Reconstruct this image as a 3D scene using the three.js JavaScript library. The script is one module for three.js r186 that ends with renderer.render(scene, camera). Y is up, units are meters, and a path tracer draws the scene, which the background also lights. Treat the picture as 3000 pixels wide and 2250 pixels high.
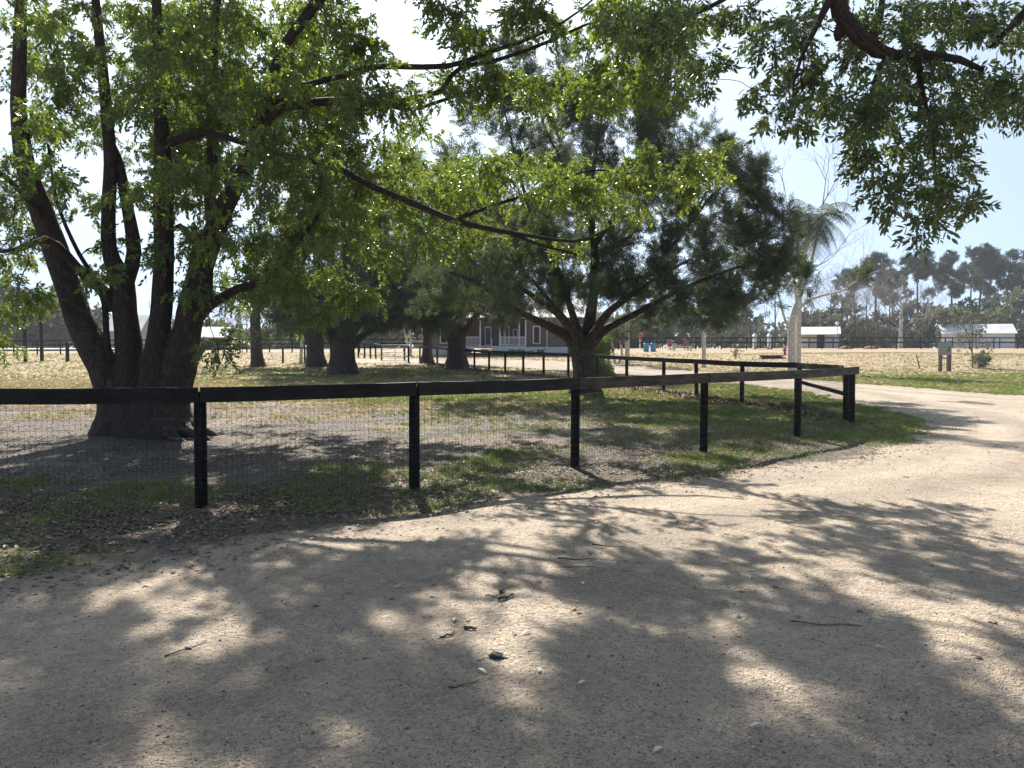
import * as THREE from 'three';
import { mergeGeometries } from 'three/addons/utils/BufferGeometryUtils.js';
import { MarchingCubes } from 'three/addons/objects/MarchingCubes.js';
import { ImprovedNoise } from 'three/addons/math/ImprovedNoise.js';

// ---------------------------------------------------------------- camera, sky, sun, exposure
const V3 = (x, y, z) => new THREE.Vector3(x, y, z);
const FOCAL = 2300, EYE = 1.62, PITCH = Math.atan(99 / FOCAL);
const scene = new THREE.Scene();
const camera = new THREE.PerspectiveCamera(2 * Math.atan(1125 / FOCAL) * 180 / Math.PI, 4 / 3, 0.1, 2500);
camera.position.set(0, EYE, 0);
camera.rotation.x = -PITCH;
const SUN = V3(-Math.sin(0.21) * Math.cos(0.7), Math.sin(0.7), -Math.cos(0.21) * Math.cos(0.7)).normalize();
// winter sky: thin bright haze, whitest round the sun, pale blue away from it
{
  const W = 1024, Hh = 512, d = new Float32Array(W * Hh * 4), e = (x) => Math.exp(x);
  for (let r = 0; r < Hh; r++) for (let c = 0; c < W; c++) {
    const el = ((r + 0.5) / Hh - 0.5) * Math.PI, az = ((c + 0.5) / W - 0.5) * 2 * Math.PI, y = Math.sin(el), cs = Math.cos(el) * (Math.cos(az) * SUN.x + Math.sin(az) * SUN.z) + y * SUN.y, up = Math.max(0, y), ang = Math.acos(Math.min(1, Math.max(-1, cs)));
    const hz = e(-up * 3.2), glow = e(-ang * 2.1) + 1.2 * e(-ang * 9), i = (r * W + c) * 4;
    d[i] = 0.025 + 0.17 * hz + 0.94 * glow; d[i + 1] = 0.05 + 0.245 * hz + 1.0 * glow; d[i + 2] = 0.11 + 0.33 * hz + 1.02 * glow; d[i + 3] = 1;
  }
  const t = new THREE.DataTexture(d, W, Hh, THREE.RGBAFormat, THREE.FloatType); t.mapping = THREE.EquirectangularReflectionMapping; t.magFilter = t.minFilter = THREE.LinearFilter; t.needsUpdate = true;
  scene.background = t; scene.environment = t;
}
const sun = new THREE.DirectionalLight(new THREE.Color(1, 0.95, 0.87), 5);
sun.position.copy(SUN).multiplyScalar(80); sun.castShadow = true; sun.shadow.radius = 1;
sun.shadow.mapSize.set(4096, 4096);
Object.assign(sun.shadow.camera, { left: -60, right: 60, top: 60, bottom: -60, near: 1, far: 220 });
sun.name = 'sun'; sun.target.name = 'sun_target'; scene.add(sun); scene.add(sun.target);
const renderer = new THREE.WebGLRenderer({ antialias: true });
renderer.toneMapping = THREE.LinearToneMapping;
renderer.toneMappingExposure = 2.5;
renderer.shadowMap.enabled = true;
scene.fog = new THREE.FogExp2(new THREE.Color(0.85, 0.9, 1.0), 0.0005);

// ---------------------------------------------------------------- helpers
function rng(a) { return () => { a = (a + 0x6d2b79f5) | 0; let t = Math.imul(a ^ (a >>> 15), 1 | a); t = (t + Math.imul(t ^ (t >>> 7), 61 | t)) ^ t; return ((t ^ (t >>> 14)) >>> 0) / 4294967296; }; }
const perlin = new ImprovedNoise();
const nz = (x, y, z = 0.37) => perlin.noise(x + 31.7, y + 17.3, z + 5.1);
const fbm = (x, y, o = 3) => { let s = 0, a = 0.5; for (let i = 0; i < o; i++) { s += a * nz(x, y, i * 7.3); x *= 2.03; y *= 2.03; a *= 0.5; } return s; };
const clamp = (x, a = 0, b = 1) => Math.min(b, Math.max(a, x));
const smooth = (a, b, x) => { const t = clamp((x - a) / (b - a)); return t * t * (3 - 2 * t); };
const mix = (a, b, t) => a + (b - a) * t;
const ORD = ['first', 'second', 'third', 'fourth', 'fifth', 'sixth', 'seventh', 'eighth', 'ninth', 'tenth', 'eleventh', 'twelfth', 'thirteenth', 'fourteenth'];
const nth = (xs, i) => ORD[xs.filter((x) => x < xs[i]).length];   // place from the left among its like
const used = {};
function numbered(n) { if (used[n] === undefined) { used[n] = 0; return n; } used[n]++; return n + '_' + String(used[n]).padStart(3, '0'); }
function tag(o, label, category, group, kind) {
  if (label) o.userData.label = label; if (category) o.userData.category = category;
  if (group) o.userData.group = group; if (kind) o.userData.kind = kind;
  return o;
}
function thing(name, label, category, pos, turn = 0, group) {
  const o = new THREE.Group(); o.name = numbered(name); scene.add(o);
  if (pos) o.position.copy(pos); o.rotation.y = turn;
  return tag(o, label, category, group);
}
function part(parent, name, geo, mat, pos) {
  const m = new THREE.Mesh(geo, mat); m.name = name; m.castShadow = m.receiveShadow = true;
  if (pos) m.position.copy(pos);
  parent.add(m); return m;
}
function solo(name, geo, mat, label, category, group, kind) {
  const m = part(scene, numbered(name), geo, mat); return tag(m, label, category, group, kind);
}
const boxGeo = (w, h, d, x = 0, y = 0, z = 0) => { const g = new THREE.BoxGeometry(w, h, d); g.translate(x, y, z); return g; };

// terrain: level by the road, rising gently to the far field
function lift(d) { return d < 12 ? 0 : d < 84 ? 0.0003 * (d - 12) * (d - 12) : 1.555 + 0.35 * (1 - Math.exp(-(d - 84) * 0.12)); }
const TREE_AT = { x: 0, d: 15 };
function H(x, z) {
  const d = -z;
  let h = lift(d);
  h += 0.45 * Math.exp(-(((x - 34) / 16) ** 2) - (((d - 66) / 9) ** 2));
  if (d < 60) {
    const near = 1 - smooth(30, 60, d);
    h += near * (0.03 * nz(x * 0.45, z * 0.45) + 0.014 * nz(x * 1.7, z * 1.7));
    if (d < 26) h += 0.006 * nz(x * 5.1, z * 5.1) * (1 - smooth(14, 26, d));
    h += 0.12 * Math.exp(-((x + 6.95) ** 2 + (d - 14.9) ** 2) / 3.2);
  }
  return h;
}
// a point seen at (px, py) of the 3000 x 2250 survey picture, at forward distance d; gp is the point of the ground there
const CP = Math.cos(PITCH), SP = Math.sin(PITCH);
function at(px, py, d) { const a = (px - 1500) / FOCAL, b = (1125 - py) / FOCAL, s = d / (CP + b * SP); return V3(a * s, EYE + (b * CP - SP) * s, -d); }
function gp(px, py) {
  let lo = 2.5, hi = 2.5;
  for (; hi < 300; hi += 0.25) { const p = at(px, py, hi); if (p.y < H(p.x, p.z)) break; lo = hi; }
  for (let i = 0; i < 18; i++) { const m = (lo + hi) / 2, p = at(px, py, m); if (p.y < H(p.x, p.z)) hi = m; else lo = m; }
  const p = at(px, py, lo); p.y = H(p.x, p.z); return p;
}
const onGround = (x, d) => V3(x, H(x, -d), -d);
function proj(v) { const y = v.y - EYE, d = -v.z, c = d * CP - y * SP, b = (y * CP + d * SP) / c; return [1500 + v.x / c * FOCAL, 1125 - b * FOCAL, c]; }
function sunFoot(v) { const k = v.y / SUN.y; return V3(v.x - SUN.x * k, 0, v.z - SUN.z * k); }

// ---------------------------------------------------------------- textures
function dataTex(n, fn, srgb, rep) {
  const d = new Uint8Array(n * n * 4);
  for (let y = 0; y < n; y++) for (let x = 0; x < n; x++) { const c = fn(x / n, y / n, x, y), i = (y * n + x) * 4; d[i] = clamp(c[0]) * 255; d[i + 1] = clamp(c[1]) * 255; d[i + 2] = clamp(c[2]) * 255; d[i + 3] = 255; }
  const t = new THREE.DataTexture(d, n, n); t.wrapS = t.wrapT = THREE.RepeatWrapping; t.magFilter = THREE.LinearFilter; t.minFilter = THREE.LinearMipmapLinearFilter; t.generateMipmaps = true;
  if (srgb) t.colorSpace = THREE.SRGBColorSpace; if (rep) t.repeat.set(rep, rep); t.needsUpdate = true; return t;
}
// tileable value noise
function tileNoise(seed, cells) {
  const r = rng(seed), g = new Float32Array(cells * cells); for (let i = 0; i < g.length; i++) g[i] = r();
  return (u, v) => {
    const x = u * cells, y = v * cells, xi = Math.floor(x), yi = Math.floor(y), fx = x - xi, fy = y - yi, sx = fx * fx * (3 - 2 * fx), sy = fy * fy * (3 - 2 * fy);
    const a = (xi % cells + cells) % cells, b = (a + 1) % cells, c = ((yi % cells + cells) % cells) * cells, e = ((yi + 1) % cells + cells) % cells * cells;
    return mix(mix(g[c + a], g[c + b], sx), mix(g[e + a], g[e + b], sx), sy);
  };
}
// sand and gravel: grains, dark crumbs, pale grit (4 m a tile)
const N1 = 2048, sandVal = new Float32Array(N1 * N1), sandH = new Float32Array(N1 * N1);
{
  const n0 = tileNoise(1, 8), n1 = tileNoise(2, 40), n2 = tileNoise(3, 170), n3 = tileNoise(4, 620), r = rng(9);
  for (let y = 0; y < N1; y++) for (let x = 0; x < N1; x++) {
    const u = x / N1, v = y / N1, i = y * N1 + x;
    const g = r(), c = n3(u, v), m = n2(u, v), l = n1(u, v), w = n0(u, v);
    sandVal[i] = 0.78 + 0.3 * (g - 0.5) + 0.42 * (c - 0.5) + 0.26 * (m - 0.5) + 0.16 * (l - 0.5) + 0.12 * (w - 0.5);
    sandH[i] = 0.5 + 0.22 * (c - 0.5) + 0.3 * (m - 0.5) + 0.25 * (l - 0.5) + 0.1 * (g - 0.5);
  }
  const spot = (cx, cy, rad, val, hh) => { const k = Math.ceil(rad) + 1; const ex = 0.6 + 0.8 * r(), ey = 0.6 + 0.8 * r(); for (let dy = -k; dy <= k; dy++) for (let dx = -k; dx <= k; dx++) { const q = (dx * ex) ** 2 + (dy * ey) ** 2; if (q < rad * rad) { const i = ((cy + dy + N1) % N1) * N1 + (cx + dx + N1) % N1; sandVal[i] = mix(sandVal[i], val, 0.85); sandH[i] += hh; } } };
  for (let i = 0; i < 42000; i++) spot(r() * N1 | 0, r() * N1 | 0, 0.7 + r() * r() * 2.2, 0.22 + 0.3 * r(), 0.12);
  for (let i = 0; i < 9000; i++) spot(r() * N1 | 0, r() * N1 | 0, 0.7 + r() * 1.3, 0.95 + 0.1 * r(), 0.14);
}
const sandTex = dataTex(N1, (u, v, x, y) => { const s = sandVal[y * N1 + x] * 0.97; return [s, s * 0.985, s * 0.965]; }, false);
const sandBump = dataTex(N1, (u, v, x, y) => { const s = sandH[y * N1 + x]; return [s, s, s]; }, false);
const barkTex = (seed, a, b, fiss) => {
  const w = tileNoise(seed, 6), q = tileNoise(seed + 1, 24), f = tileNoise(seed + 2, 128), blot = tileNoise(seed + 3, 9);
  const h = (u, v) => { const uu = u + 0.05 * (w(u, v) - 0.5); const s = q(uu, v * 0.2), t = Math.abs(s - 0.5) * 2; return mix(1, smooth(0, 0.5, t), fiss) * 0.8 + 0.2 * f(u, v * 0.5); };
  return { map: dataTex(512, (u, v) => { const k = h(u, v), bl = smooth(0.62, 0.8, blot(u, v)); return [0, 1, 2].map((i) => mix(a[i], b[i], k) * mix(1, 1.35, bl)); }, false), bump: dataTex(512, (u, v) => { const k = h(u, v); return [k, k, k]; }, false) };
};
const bk1 = barkTex(21, [0.055, 0.04, 0.032], [0.16, 0.118, 0.09], 0.55), bk2 = barkTex(31, [0.04, 0.03, 0.026], [0.15, 0.12, 0.1], 0.95), bk3 = barkTex(41, [0.36, 0.32, 0.26], [0.58, 0.54, 0.47], 0.35);
const woodTex = (() => { const a = tileNoise(51, 64), b = tileNoise(52, 7), c = tileNoise(53, 200); return dataTex(512, (u, v) => { const g = 0.55 + 0.5 * (a(u * 0.12, v) - 0.5) + 0.5 * (b(u, v) - 0.5) + 0.35 * (c(u * 0.1, v) - 0.5); return [g, g * 0.97, g * 0.93]; }); })();
const noiseTex = (() => { const a = tileNoise(61, 12), b = tileNoise(62, 60), c = tileNoise(63, 210); return dataTex(512, (u, v) => { const g = 0.8 + 0.22 * (a(u, v) - 0.5) + 0.2 * (b(u, v) - 0.5) + 0.2 * (c(u, v) - 0.5); return [g, g, g]; }); })();

// ---------------------------------------------------------------- materials
const C = (r, g, b) => new THREE.Color().setRGB(r, g, b);
const std = (color, roughness = 0.8, o = {}) => new THREE.MeshStandardMaterial({ color, roughness, ...o });
const leafMat = (color, transmission, coat = 0.5, cr = 0.28, name = 'leaf') => { const m = new THREE.MeshPhysicalMaterial({ color, roughness: 0.95, transmission, thickness: 0, clearcoat: coat, clearcoatRoughness: cr, side: THREE.DoubleSide }); m.name = name; return m; };
const M = {
  bark: std(C(0.48, 0.43, 0.4), 0.9, { map: bk1.map, bumpMap: bk1.bump, bumpScale: 0.06 }),
  cedarBark: std(C(0.7, 0.66, 0.63), 0.92, { map: bk2.map, bumpMap: bk2.bump, bumpScale: 0.05 }),
  paleBark: std(C(1, 1, 1), 0.85, { map: bk3.map, bumpMap: bk3.bump, bumpScale: 0.01 }),
  twig: std(C(0.075, 0.058, 0.045), 0.9),
  bareTwig: std(C(0.2, 0.175, 0.155), 0.9), greyTwig: std(C(0.27, 0.24, 0.21), 0.9),
  camphor: leafMat(C(0.185, 0.255, 0.02), 0.57, 0.6, 0.2, 'broad_leaf'),
  oak: leafMat(C(0.115, 0.165, 0.03), 0.45, 0.35, 0.22, 'dark_leaf'),
  cedar: leafMat(C(0.105, 0.13, 0.042), 0.4, 0.15, 0.5, 'cedar_spray'),
  farGreen: leafMat(C(0.125, 0.14, 0.07), 0.25, 0.2, 0.5, 'far_leaf'),
  farPine: leafMat(C(0.09, 0.11, 0.06), 0.2, 0.15, 0.5, 'pine_needle'),
  moss: leafMat(C(0.2, 0.2, 0.16), 0.3, 0, 0.5, 'hanging_moss'),
  palm: leafMat(C(0.09, 0.11, 0.05), 0.25, 0.1, 0.45, 'palm_frond'),
  grass: leafMat(C(0.15, 0.21, 0.03), 0.42, 0.08, 0.4, 'grass_blade'),
  litter: leafMat(C(0.23, 0.17, 0.11), 0.15, 0.14, 0.4, 'dry_leaf'),
  ground: std(C(1, 1, 1), 0.95, { map: sandTex, bumpMap: sandBump, bumpScale: 0.035, vertexColors: true }),
  rail: new THREE.MeshPhysicalMaterial({ color: C(0.026, 0.023, 0.02), roughness: 0.6, specularIntensity: 0.5, map: woodTex, bumpMap: woodTex, bumpScale: 0.004 }),
  railWorn: new THREE.MeshPhysicalMaterial({ color: C(0.12, 0.102, 0.083), roughness: 0.7, specularIntensity: 0.5, map: woodTex, bumpMap: woodTex, bumpScale: 0.004 }),
  post: new THREE.MeshPhysicalMaterial({ color: C(0.022, 0.019, 0.017), roughness: 0.8, specularIntensity: 0.3, map: woodTex, bumpMap: woodTex, bumpScale: 0.004 }),
  wire: std(C(0.05, 0.047, 0.045), 0.75),
  steel: std(C(0.22, 0.22, 0.22), 0.6, { metalness: 0.3 }),
  white: std(C(0.9, 0.9, 0.89), 0.6, { map: noiseTex }), roof: std(C(0.72, 0.72, 0.7), 0.42, { map: noiseTex }),
  glass: std(C(0.03, 0.04, 0.045), 0.06, { metalness: 0 }),
  grey: std(C(0.33, 0.35, 0.36), 0.5, { map: noiseTex }), dark: std(C(0.03, 0.03, 0.032), 0.8),
  wood: std(C(0.3, 0.23, 0.17), 0.85, { map: woodTex }),
};

// ---------------------------------------------------------------- geometry builders
// bark tube along a curve through pts with radii rad; lobes(t) gives fluting depth
function tube(pts, rad, { seg = 10, step = 0.25, lobes = null, nl = 5, rough = 0.05, seed = 1, tile = 0.7, cap = true } = {}) {
  const curve = new THREE.CatmullRomCurve3(pts, false, 'centripetal'), len = curve.getLength(), n = Math.max(3, Math.ceil(len / step));
  const cum = [0]; for (let i = 1; i < pts.length; i++) cum.push(cum[i - 1] + pts[i].distanceTo(pts[i - 1]));
  const P = [], Nn = [], U = [], I = []; let up = Math.abs(curve.getTangentAt(0).y) > 0.9 ? V3(1, 0, 0) : V3(0, 1, 0), total = cum[cum.length - 1];
  for (let i = 0; i <= n; i++) {
    const t = i / n, c = curve.getPointAt(t), tg = curve.getTangentAt(t), bx = V3().crossVectors(tg, up).normalize(), by = V3().crossVectors(bx, tg).normalize(); up = by;
    let k = 0; while (k < cum.length - 2 && cum[k + 1] < t * total) k++;
    const r0 = mix(rad[k], rad[k + 1], clamp((t * total - cum[k]) / (cum[k + 1] - cum[k] || 1)));
    const around = Math.max(1, Math.round(2 * Math.PI * r0 / tile));
    for (let j = 0; j <= seg; j++) {
      const a = j / seg * Math.PI * 2; let r = r0 * (1 + rough * 2 * nz(Math.cos(a) * 1.3 + seed, Math.sin(a) * 1.3, t * len * 1.4));
      if (lobes) { const l = lobes(t); r *= 1 + l * (0.5 * Math.cos(a * nl + seed) + 0.35 * Math.cos(a * (nl - 2) + seed * 2.1)); }
      const nrm = bx.clone().multiplyScalar(Math.cos(a)).addScaledVector(by, Math.sin(a));
      P.push(c.x + nrm.x * r, c.y + nrm.y * r, c.z + nrm.z * r); Nn.push(nrm.x, nrm.y, nrm.z); U.push(j / seg * around, t * len / tile);
    }
  }
  for (let i = 0; i < n; i++) for (let j = 0; j < seg; j++) { const a = i * (seg + 1) + j, b = a + seg + 1; I.push(a, b, a + 1, b, b + 1, a + 1); }
  const g = new THREE.BufferGeometry(); g.setAttribute('position', new THREE.Float32BufferAttribute(P, 3)); g.setAttribute('normal', new THREE.Float32BufferAttribute(Nn, 3)); g.setAttribute('uv', new THREE.Float32BufferAttribute(U, 2)); g.setIndex(I);
  if (lobes) g.computeVertexNormals();
  return g;
}
// many thin twigs gathered into one mesh
class Twigs {
  constructor() { this.p = []; this.n = []; this.i = []; }
  seg(a, b, r0, r1, sides = 4) {
    const t = V3().subVectors(b, a); if (t.lengthSq() < 1e-8) return; t.normalize();
    const u = V3().crossVectors(t, Math.abs(t.y) > 0.9 ? V3(1, 0, 0) : V3(0, 1, 0)).normalize(), w = V3().crossVectors(t, u), s = this.p.length / 3;
    for (let j = 0; j < sides; j++) { const q = j / sides * Math.PI * 2, c = Math.cos(q), d = Math.sin(q), x = u.x * c + w.x * d, y = u.y * c + w.y * d, z = u.z * c + w.z * d; this.p.push(a.x + x * r0, a.y + y * r0, a.z + z * r0, b.x + x * r1, b.y + y * r1, b.z + z * r1); this.n.push(x, y, z, x, y, z); }
    for (let j = 0; j < sides; j++) { const k = s + j * 2, l = s + ((j + 1) % sides) * 2; this.i.push(k, l, k + 1, l, l + 1, k + 1); }
  }
  path(pts, r0, r1, sides = 4) { for (let i = 0; i < pts.length - 1; i++) this.seg(pts[i], pts[i + 1], mix(r0, r1, i / (pts.length - 1)), mix(r0, r1, (i + 1) / (pts.length - 1)), sides); }
  geo() { const g = new THREE.BufferGeometry(); g.setAttribute('position', new THREE.Float32BufferAttribute(this.p, 3)); g.setAttribute('normal', new THREE.Float32BufferAttribute(this.n, 3)); g.setIndex(this.i); return g; }
}
// one folded, curved leaf along +y from the origin
function leafGeo(len, wid, fold = 0.25, curl = 0.12) {
  const rows = [[0, 0], [0.22, 0.72], [0.5, 1], [0.78, 0.62], [1, 0]], P = [], I = [];
  rows.forEach(([t, w]) => { const x = w * wid / 2, z = -curl * len * t * t; P.push(-x, t * len, z + fold * x, 0, t * len, z, x, t * len, z + fold * x); });
  for (let i = 0; i < 4; i++) { const a = i * 3, b = a + 3; if (i) I.push(a, a + 1, b, a + 1, a + 2, b + 2); if (i < 3) I.push(a + 1, b + 1, b, a + 1, b + 2, b + 1); else I.push(a, a + 1, b + 1, a + 1, a + 2, b + 1); if (i < 3) void 0; }
  const g = new THREE.BufferGeometry(); g.setAttribute('position', new THREE.Float32BufferAttribute(P, 3)); g.setIndex(I); g.computeVertexNormals(); return g;
}
const xf = new THREE.Object3D();
function sprigGeo(seed, n, len, leafLen, leafWid, spread = 0.95) {
  const r = rng(seed), out = [], base = leafGeo(leafLen, leafWid);
  for (let i = 0; i < n; i++) {
    const t = 0.25 + 0.75 * i / (n - 1), g = base.clone(); xf.position.set(0.01 * (r() - 0.5), t * len, 0.01 * (r() - 0.5)); xf.rotation.set(0, 0, 0);
    xf.rotation.order = 'YXZ'; xf.rotation.y = i * 2.4 + r(); xf.rotation.x = i === n - 1 ? 0.15 : spread * (0.55 + 0.6 * r()); xf.rotation.z = (r() - 0.5) * 1.2; xf.scale.setScalar(0.75 + 0.5 * r()); xf.updateMatrix(); out.push(g.applyMatrix4(xf.matrix));
  }
  const tw = new Twigs(); tw.seg(V3(0, 0, 0), V3(0, len, 0), 0.0025, 0.0012, 3); const tg = tw.geo();
  return mergeGeometries([...out, tg]);
}
// flat feathery cedar spray: thin scale branchlets off an axis
function sprayGeo(seed, n, len, bl, wid) {
  const r = rng(seed), P = [], I = [];
  const blade = (a, dir, l, w) => { const s = V3().crossVectors(dir, V3(r() - 0.5, r() - 0.5, r() - 0.5)).normalize().multiplyScalar(w / 2), k = P.length / 3, b = a.clone().addScaledVector(dir, l), m = a.clone().addScaledVector(dir, l * 0.55); P.push(a.x - s.x * 0.4, a.y - s.y * 0.4, a.z - s.z * 0.4, a.x + s.x * 0.4, a.y + s.y * 0.4, a.z + s.z * 0.4, m.x + s.x, m.y + s.y, m.z + s.z, m.x - s.x, m.y - s.y, m.z - s.z, b.x, b.y, b.z); I.push(k, k + 1, k + 2, k, k + 2, k + 3, k + 3, k + 2, k + 4); };
  for (let i = 0; i < n; i++) {
    const t = 0.08 + 0.92 * i / n, a = V3((r() - 0.5) * 0.02, t * len, (r() - 0.5) * 0.02), q = i * 2.4 + r() * 0.8, s = 0.5 + 0.5 * r(), dir = V3(Math.cos(q) * s, 0.75, Math.sin(q) * s).normalize(), l = bl * (1.15 - 0.6 * t) * (0.7 + 0.6 * r());
    blade(a, dir, l, wid);
    for (let k = 0; k < 3; k++) { const b = a.clone().addScaledVector(dir, l * (0.3 + 0.2 * k)), d2 = dir.clone().add(V3(r() - 0.5, r() * 0.5, r() - 0.5).multiplyScalar(1.3)).normalize(); blade(b, d2, l * 0.45, wid * 0.9); }
  }
  const g = new THREE.BufferGeometry(); g.setAttribute('position', new THREE.Float32BufferAttribute(P, 3)); g.setIndex(I); g.computeVertexNormals(); return g;
}
const SPRIG = sprigGeo(3, 10, 0.165, 0.068, 0.031), SPRIG_OAK = sprigGeo(5, 9, 0.125, 0.056, 0.023), SPRAY = sprayGeo(7, 22, 0.42, 0.15, 0.017), FARSPRIG = sprigGeo(11, 9, 0.5, 0.28, 0.17), PINETUFT = sprayGeo(13, 16, 0.35, 0.5, 0.05);
const LEAF = leafGeo(0.1, 0.045), LEAF_OAK = leafGeo(0.082, 0.03);

// a growing tree: a skeleton of limbs, clumps of foliage joined to it by twigs, sprigs on the twigs
class Tree {
  constructor(name, label, base, seed, o = {}) {
    this.g = thing(name, label, o.category || 'tree', base, 0, o.group); this.base = base.clone(); this.r = rng(seed); this.nodes = []; this.tw = new Twigs(); this.sprigs = []; this.o = o; this.seed = seed; this.clumps = [];
  }
  // pts: [px, py, d, width in picture pixels] or [Vector3, radius]
  limb(name, pts, opt = {}) {
    const P = [], R = [];
    for (const q of pts) { if (q[0].isVector3) { P.push(q[0].clone()); R.push(q[1]); } else { P.push(at(q[0], q[1], q[2])); R.push(q[3] * q[2] / FOCAL / 2); } }
    const c = new THREE.CatmullRomCurve3(P, false, 'centripetal'), n = Math.max(4, Math.ceil(c.getLength() / 0.4));
    for (let i = 0; i <= n; i++) { const t = i / n, k = Math.min(P.length - 2, Math.floor(t * (P.length - 1))); if (t >= (opt.bareTo ?? 0.15)) this.nodes.push({ p: c.getPointAt(t), r: mix(R[k], R[k + 1], t * (P.length - 1) - k) }); }
    P.forEach((p) => p.sub(this.base));
    return part(this.g, name, tube(P, R, { seed: this.seed + P.length, ...opt }), opt.mat || this.o.bark || M.bark);
  }
  clump(c, rx, ry, n) { this.clumps.push({ c, rx, ry, n }); }
  grow({ ends = 7, thick = 0.012, sprigScale = 1, droop = 0.4, twigEnd = 0.003 } = {}) {
    const r = this.r, list = this.clumps; let left = list.map((k) => ({ k, d: 1e9, a: null }));
    const relax = (from) => { for (const l of left) for (const nd of from) { let q = nd.p.distanceTo(l.k.c) + (nd.p.y > l.k.c.y + 1.2 ? 0.6 : 0); if (q < l.d) { l.d = q; l.a = nd; } } };
    relax(this.nodes);
    while (left.length) {
      let bi = 0; for (let i = 1; i < left.length; i++) if (left[i].d < left[bi].d) bi = i;
      const { k, a, d } = left[bi]; left.splice(bi, 1);
      const A = a.p, B = k.c, m1 = A.clone().lerp(B, 0.35).add(V3((r() - 0.5), 0.35 + r() * 0.3, (r() - 0.5)).multiplyScalar(d * 0.22)), m2 = A.clone().lerp(B, 0.7).add(V3((r() - 0.5), 0.2, (r() - 0.5)).multiplyScalar(d * 0.18));
      const r0 = Math.min(a.r * 0.8, thick * (0.7 + 0.55 * d)), r1 = Math.min(thick * 0.7, r0);
      const cv = new THREE.CatmullRomCurve3([A, m1, m2, B]), ps = cv.getPoints(Math.max(4, Math.ceil(d / 0.25)));
      this.tw.path(ps.map((p) => p.clone().sub(this.base)), r0, r1, 5);
      const fresh = ps.filter((_, i) => i % 2 && i > 1).map((p, i, l) => ({ p, r: mix(r0, r1, i / l.length) })); fresh.push({ p: B, r: r1 });
      relax(fresh);
      for (let e = 0; e < ends; e++) {
        const th = r() * 6.283, cz = r() * 2 - 1, sr = Math.sqrt(1 - cz * cz), q = Math.cbrt(0.15 + 0.85 * r()), E = V3(k.c.x + Math.cos(th) * sr * k.rx * q, k.c.y + cz * k.ry * q - 0.1 * k.ry, k.c.z + Math.sin(th) * sr * k.rx * q), mid = k.c.clone().lerp(E, 0.5).add(V3(0, 0.12 * k.rx, 0));
        this.tw.path([k.c, mid, E].map((p) => p.clone().sub(this.base)), r1 * 0.7, twigEnd, 3);
        const per = Math.ceil(k.n / ends);
        for (let s = 0; s < per; s++) {
          const t = 0.25 + 0.75 * r(), p = t < 0.5 ? k.c.clone().lerp(mid, t * 2) : mid.clone().lerp(E, t * 2 - 1);
          p.add(V3(r() - 0.5, r() - 0.5, r() - 0.5).multiplyScalar(k.rx * 0.35));
          const dir = V3().subVectors(E, k.c).normalize().multiplyScalar(0.6).add(V3(r() - 0.5, r() - 0.5 - droop, r() - 0.5).multiplyScalar(1.5)).normalize();
          this.sprigs.push({ p, dir, roll: r() * 6.28, s: sprigScale * (0.6 + 0.75 * r()), c: r() });
        }
      }
    }
  }
  finish(geo, mat, tint, twigMat, { leafGeo: lg = null, leafMat: lm = null, leafCount = 0 } = {}) {
    if (this.tw.p.length) tag(part(this.g, 'twigs', this.tw.geo(), twigMat || M.twig), null, null, null, 'stuff');
    const n = this.sprigs.length; if (!n) return this;
    const im = new THREE.InstancedMesh(geo, mat, n), col = new THREE.Color(), up = V3(0, 1, 0), q2 = new THREE.Quaternion(); im.name = 'crown'; im.castShadow = im.receiveShadow = true; im.userData.kind = 'stuff';
    this.sprigs.forEach((s, i) => { xf.position.copy(s.p).sub(this.base); xf.quaternion.setFromUnitVectors(up, s.dir); q2.setFromAxisAngle(up, s.roll); xf.quaternion.multiply(q2); xf.scale.setScalar(s.s); xf.updateMatrix(); im.setMatrixAt(i, xf.matrix); tint(s.c, s.p, col); im.setColorAt(i, col); });
    this.g.add(im);
    if (leafCount) {   // the leaves that show largest, one by one
      const near = this.sprigs.filter((s) => { const [x, y] = proj(s.p); return x > 0 && x < 3000 && y > 0 && y < 1200; }).sort((a, b) => a.p.z < b.p.z ? 1 : -1).slice(0, leafCount);
      for (const s of near) { const l = part(this.g, 'leaf', lg, lm); l.position.copy(s.p).sub(this.base).addScaledVector(s.dir, 0.2); l.quaternion.setFromUnitVectors(up, s.dir); l.rotateY(s.roll + 1); l.rotateX(0.5 + s.c * 0.6); }
    }
    return this;
  }
}
// sample foliage clumps for a tree from rows of density (0-9) over 150-pixel cells of the survey picture
function fromRows(tree, rows, x0, y0, dRange, rx, ry, n, perCell, ok) {
  rows.forEach((row, j) => [...row].forEach((ch, i) => {
    const dens = ch === '.' ? 0 : +ch; let k = dens * perCell / 9; k = Math.floor(k) + (tree.r() < k % 1 ? 1 : 0);
    for (let q = 0; q < k; q++) for (let tries = 0; tries < 6; tries++) {
      const px = x0 + (i + tree.r()) * 150, py = y0 + (j + tree.r()) * 150, [d0, d1] = typeof dRange === 'function' ? dRange(px, py) : dRange, c = at(px, py, mix(d0, d1, tree.r()));
      if (c.y < H(c.x, c.z) + 1.2) continue;
      if (ok && !ok(c)) continue;
      const s = 0.75 + 0.5 * tree.r(); tree.clump(c, rx * s, ry * s, Math.round(n * s)); break;
    }
  }));
}

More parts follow.
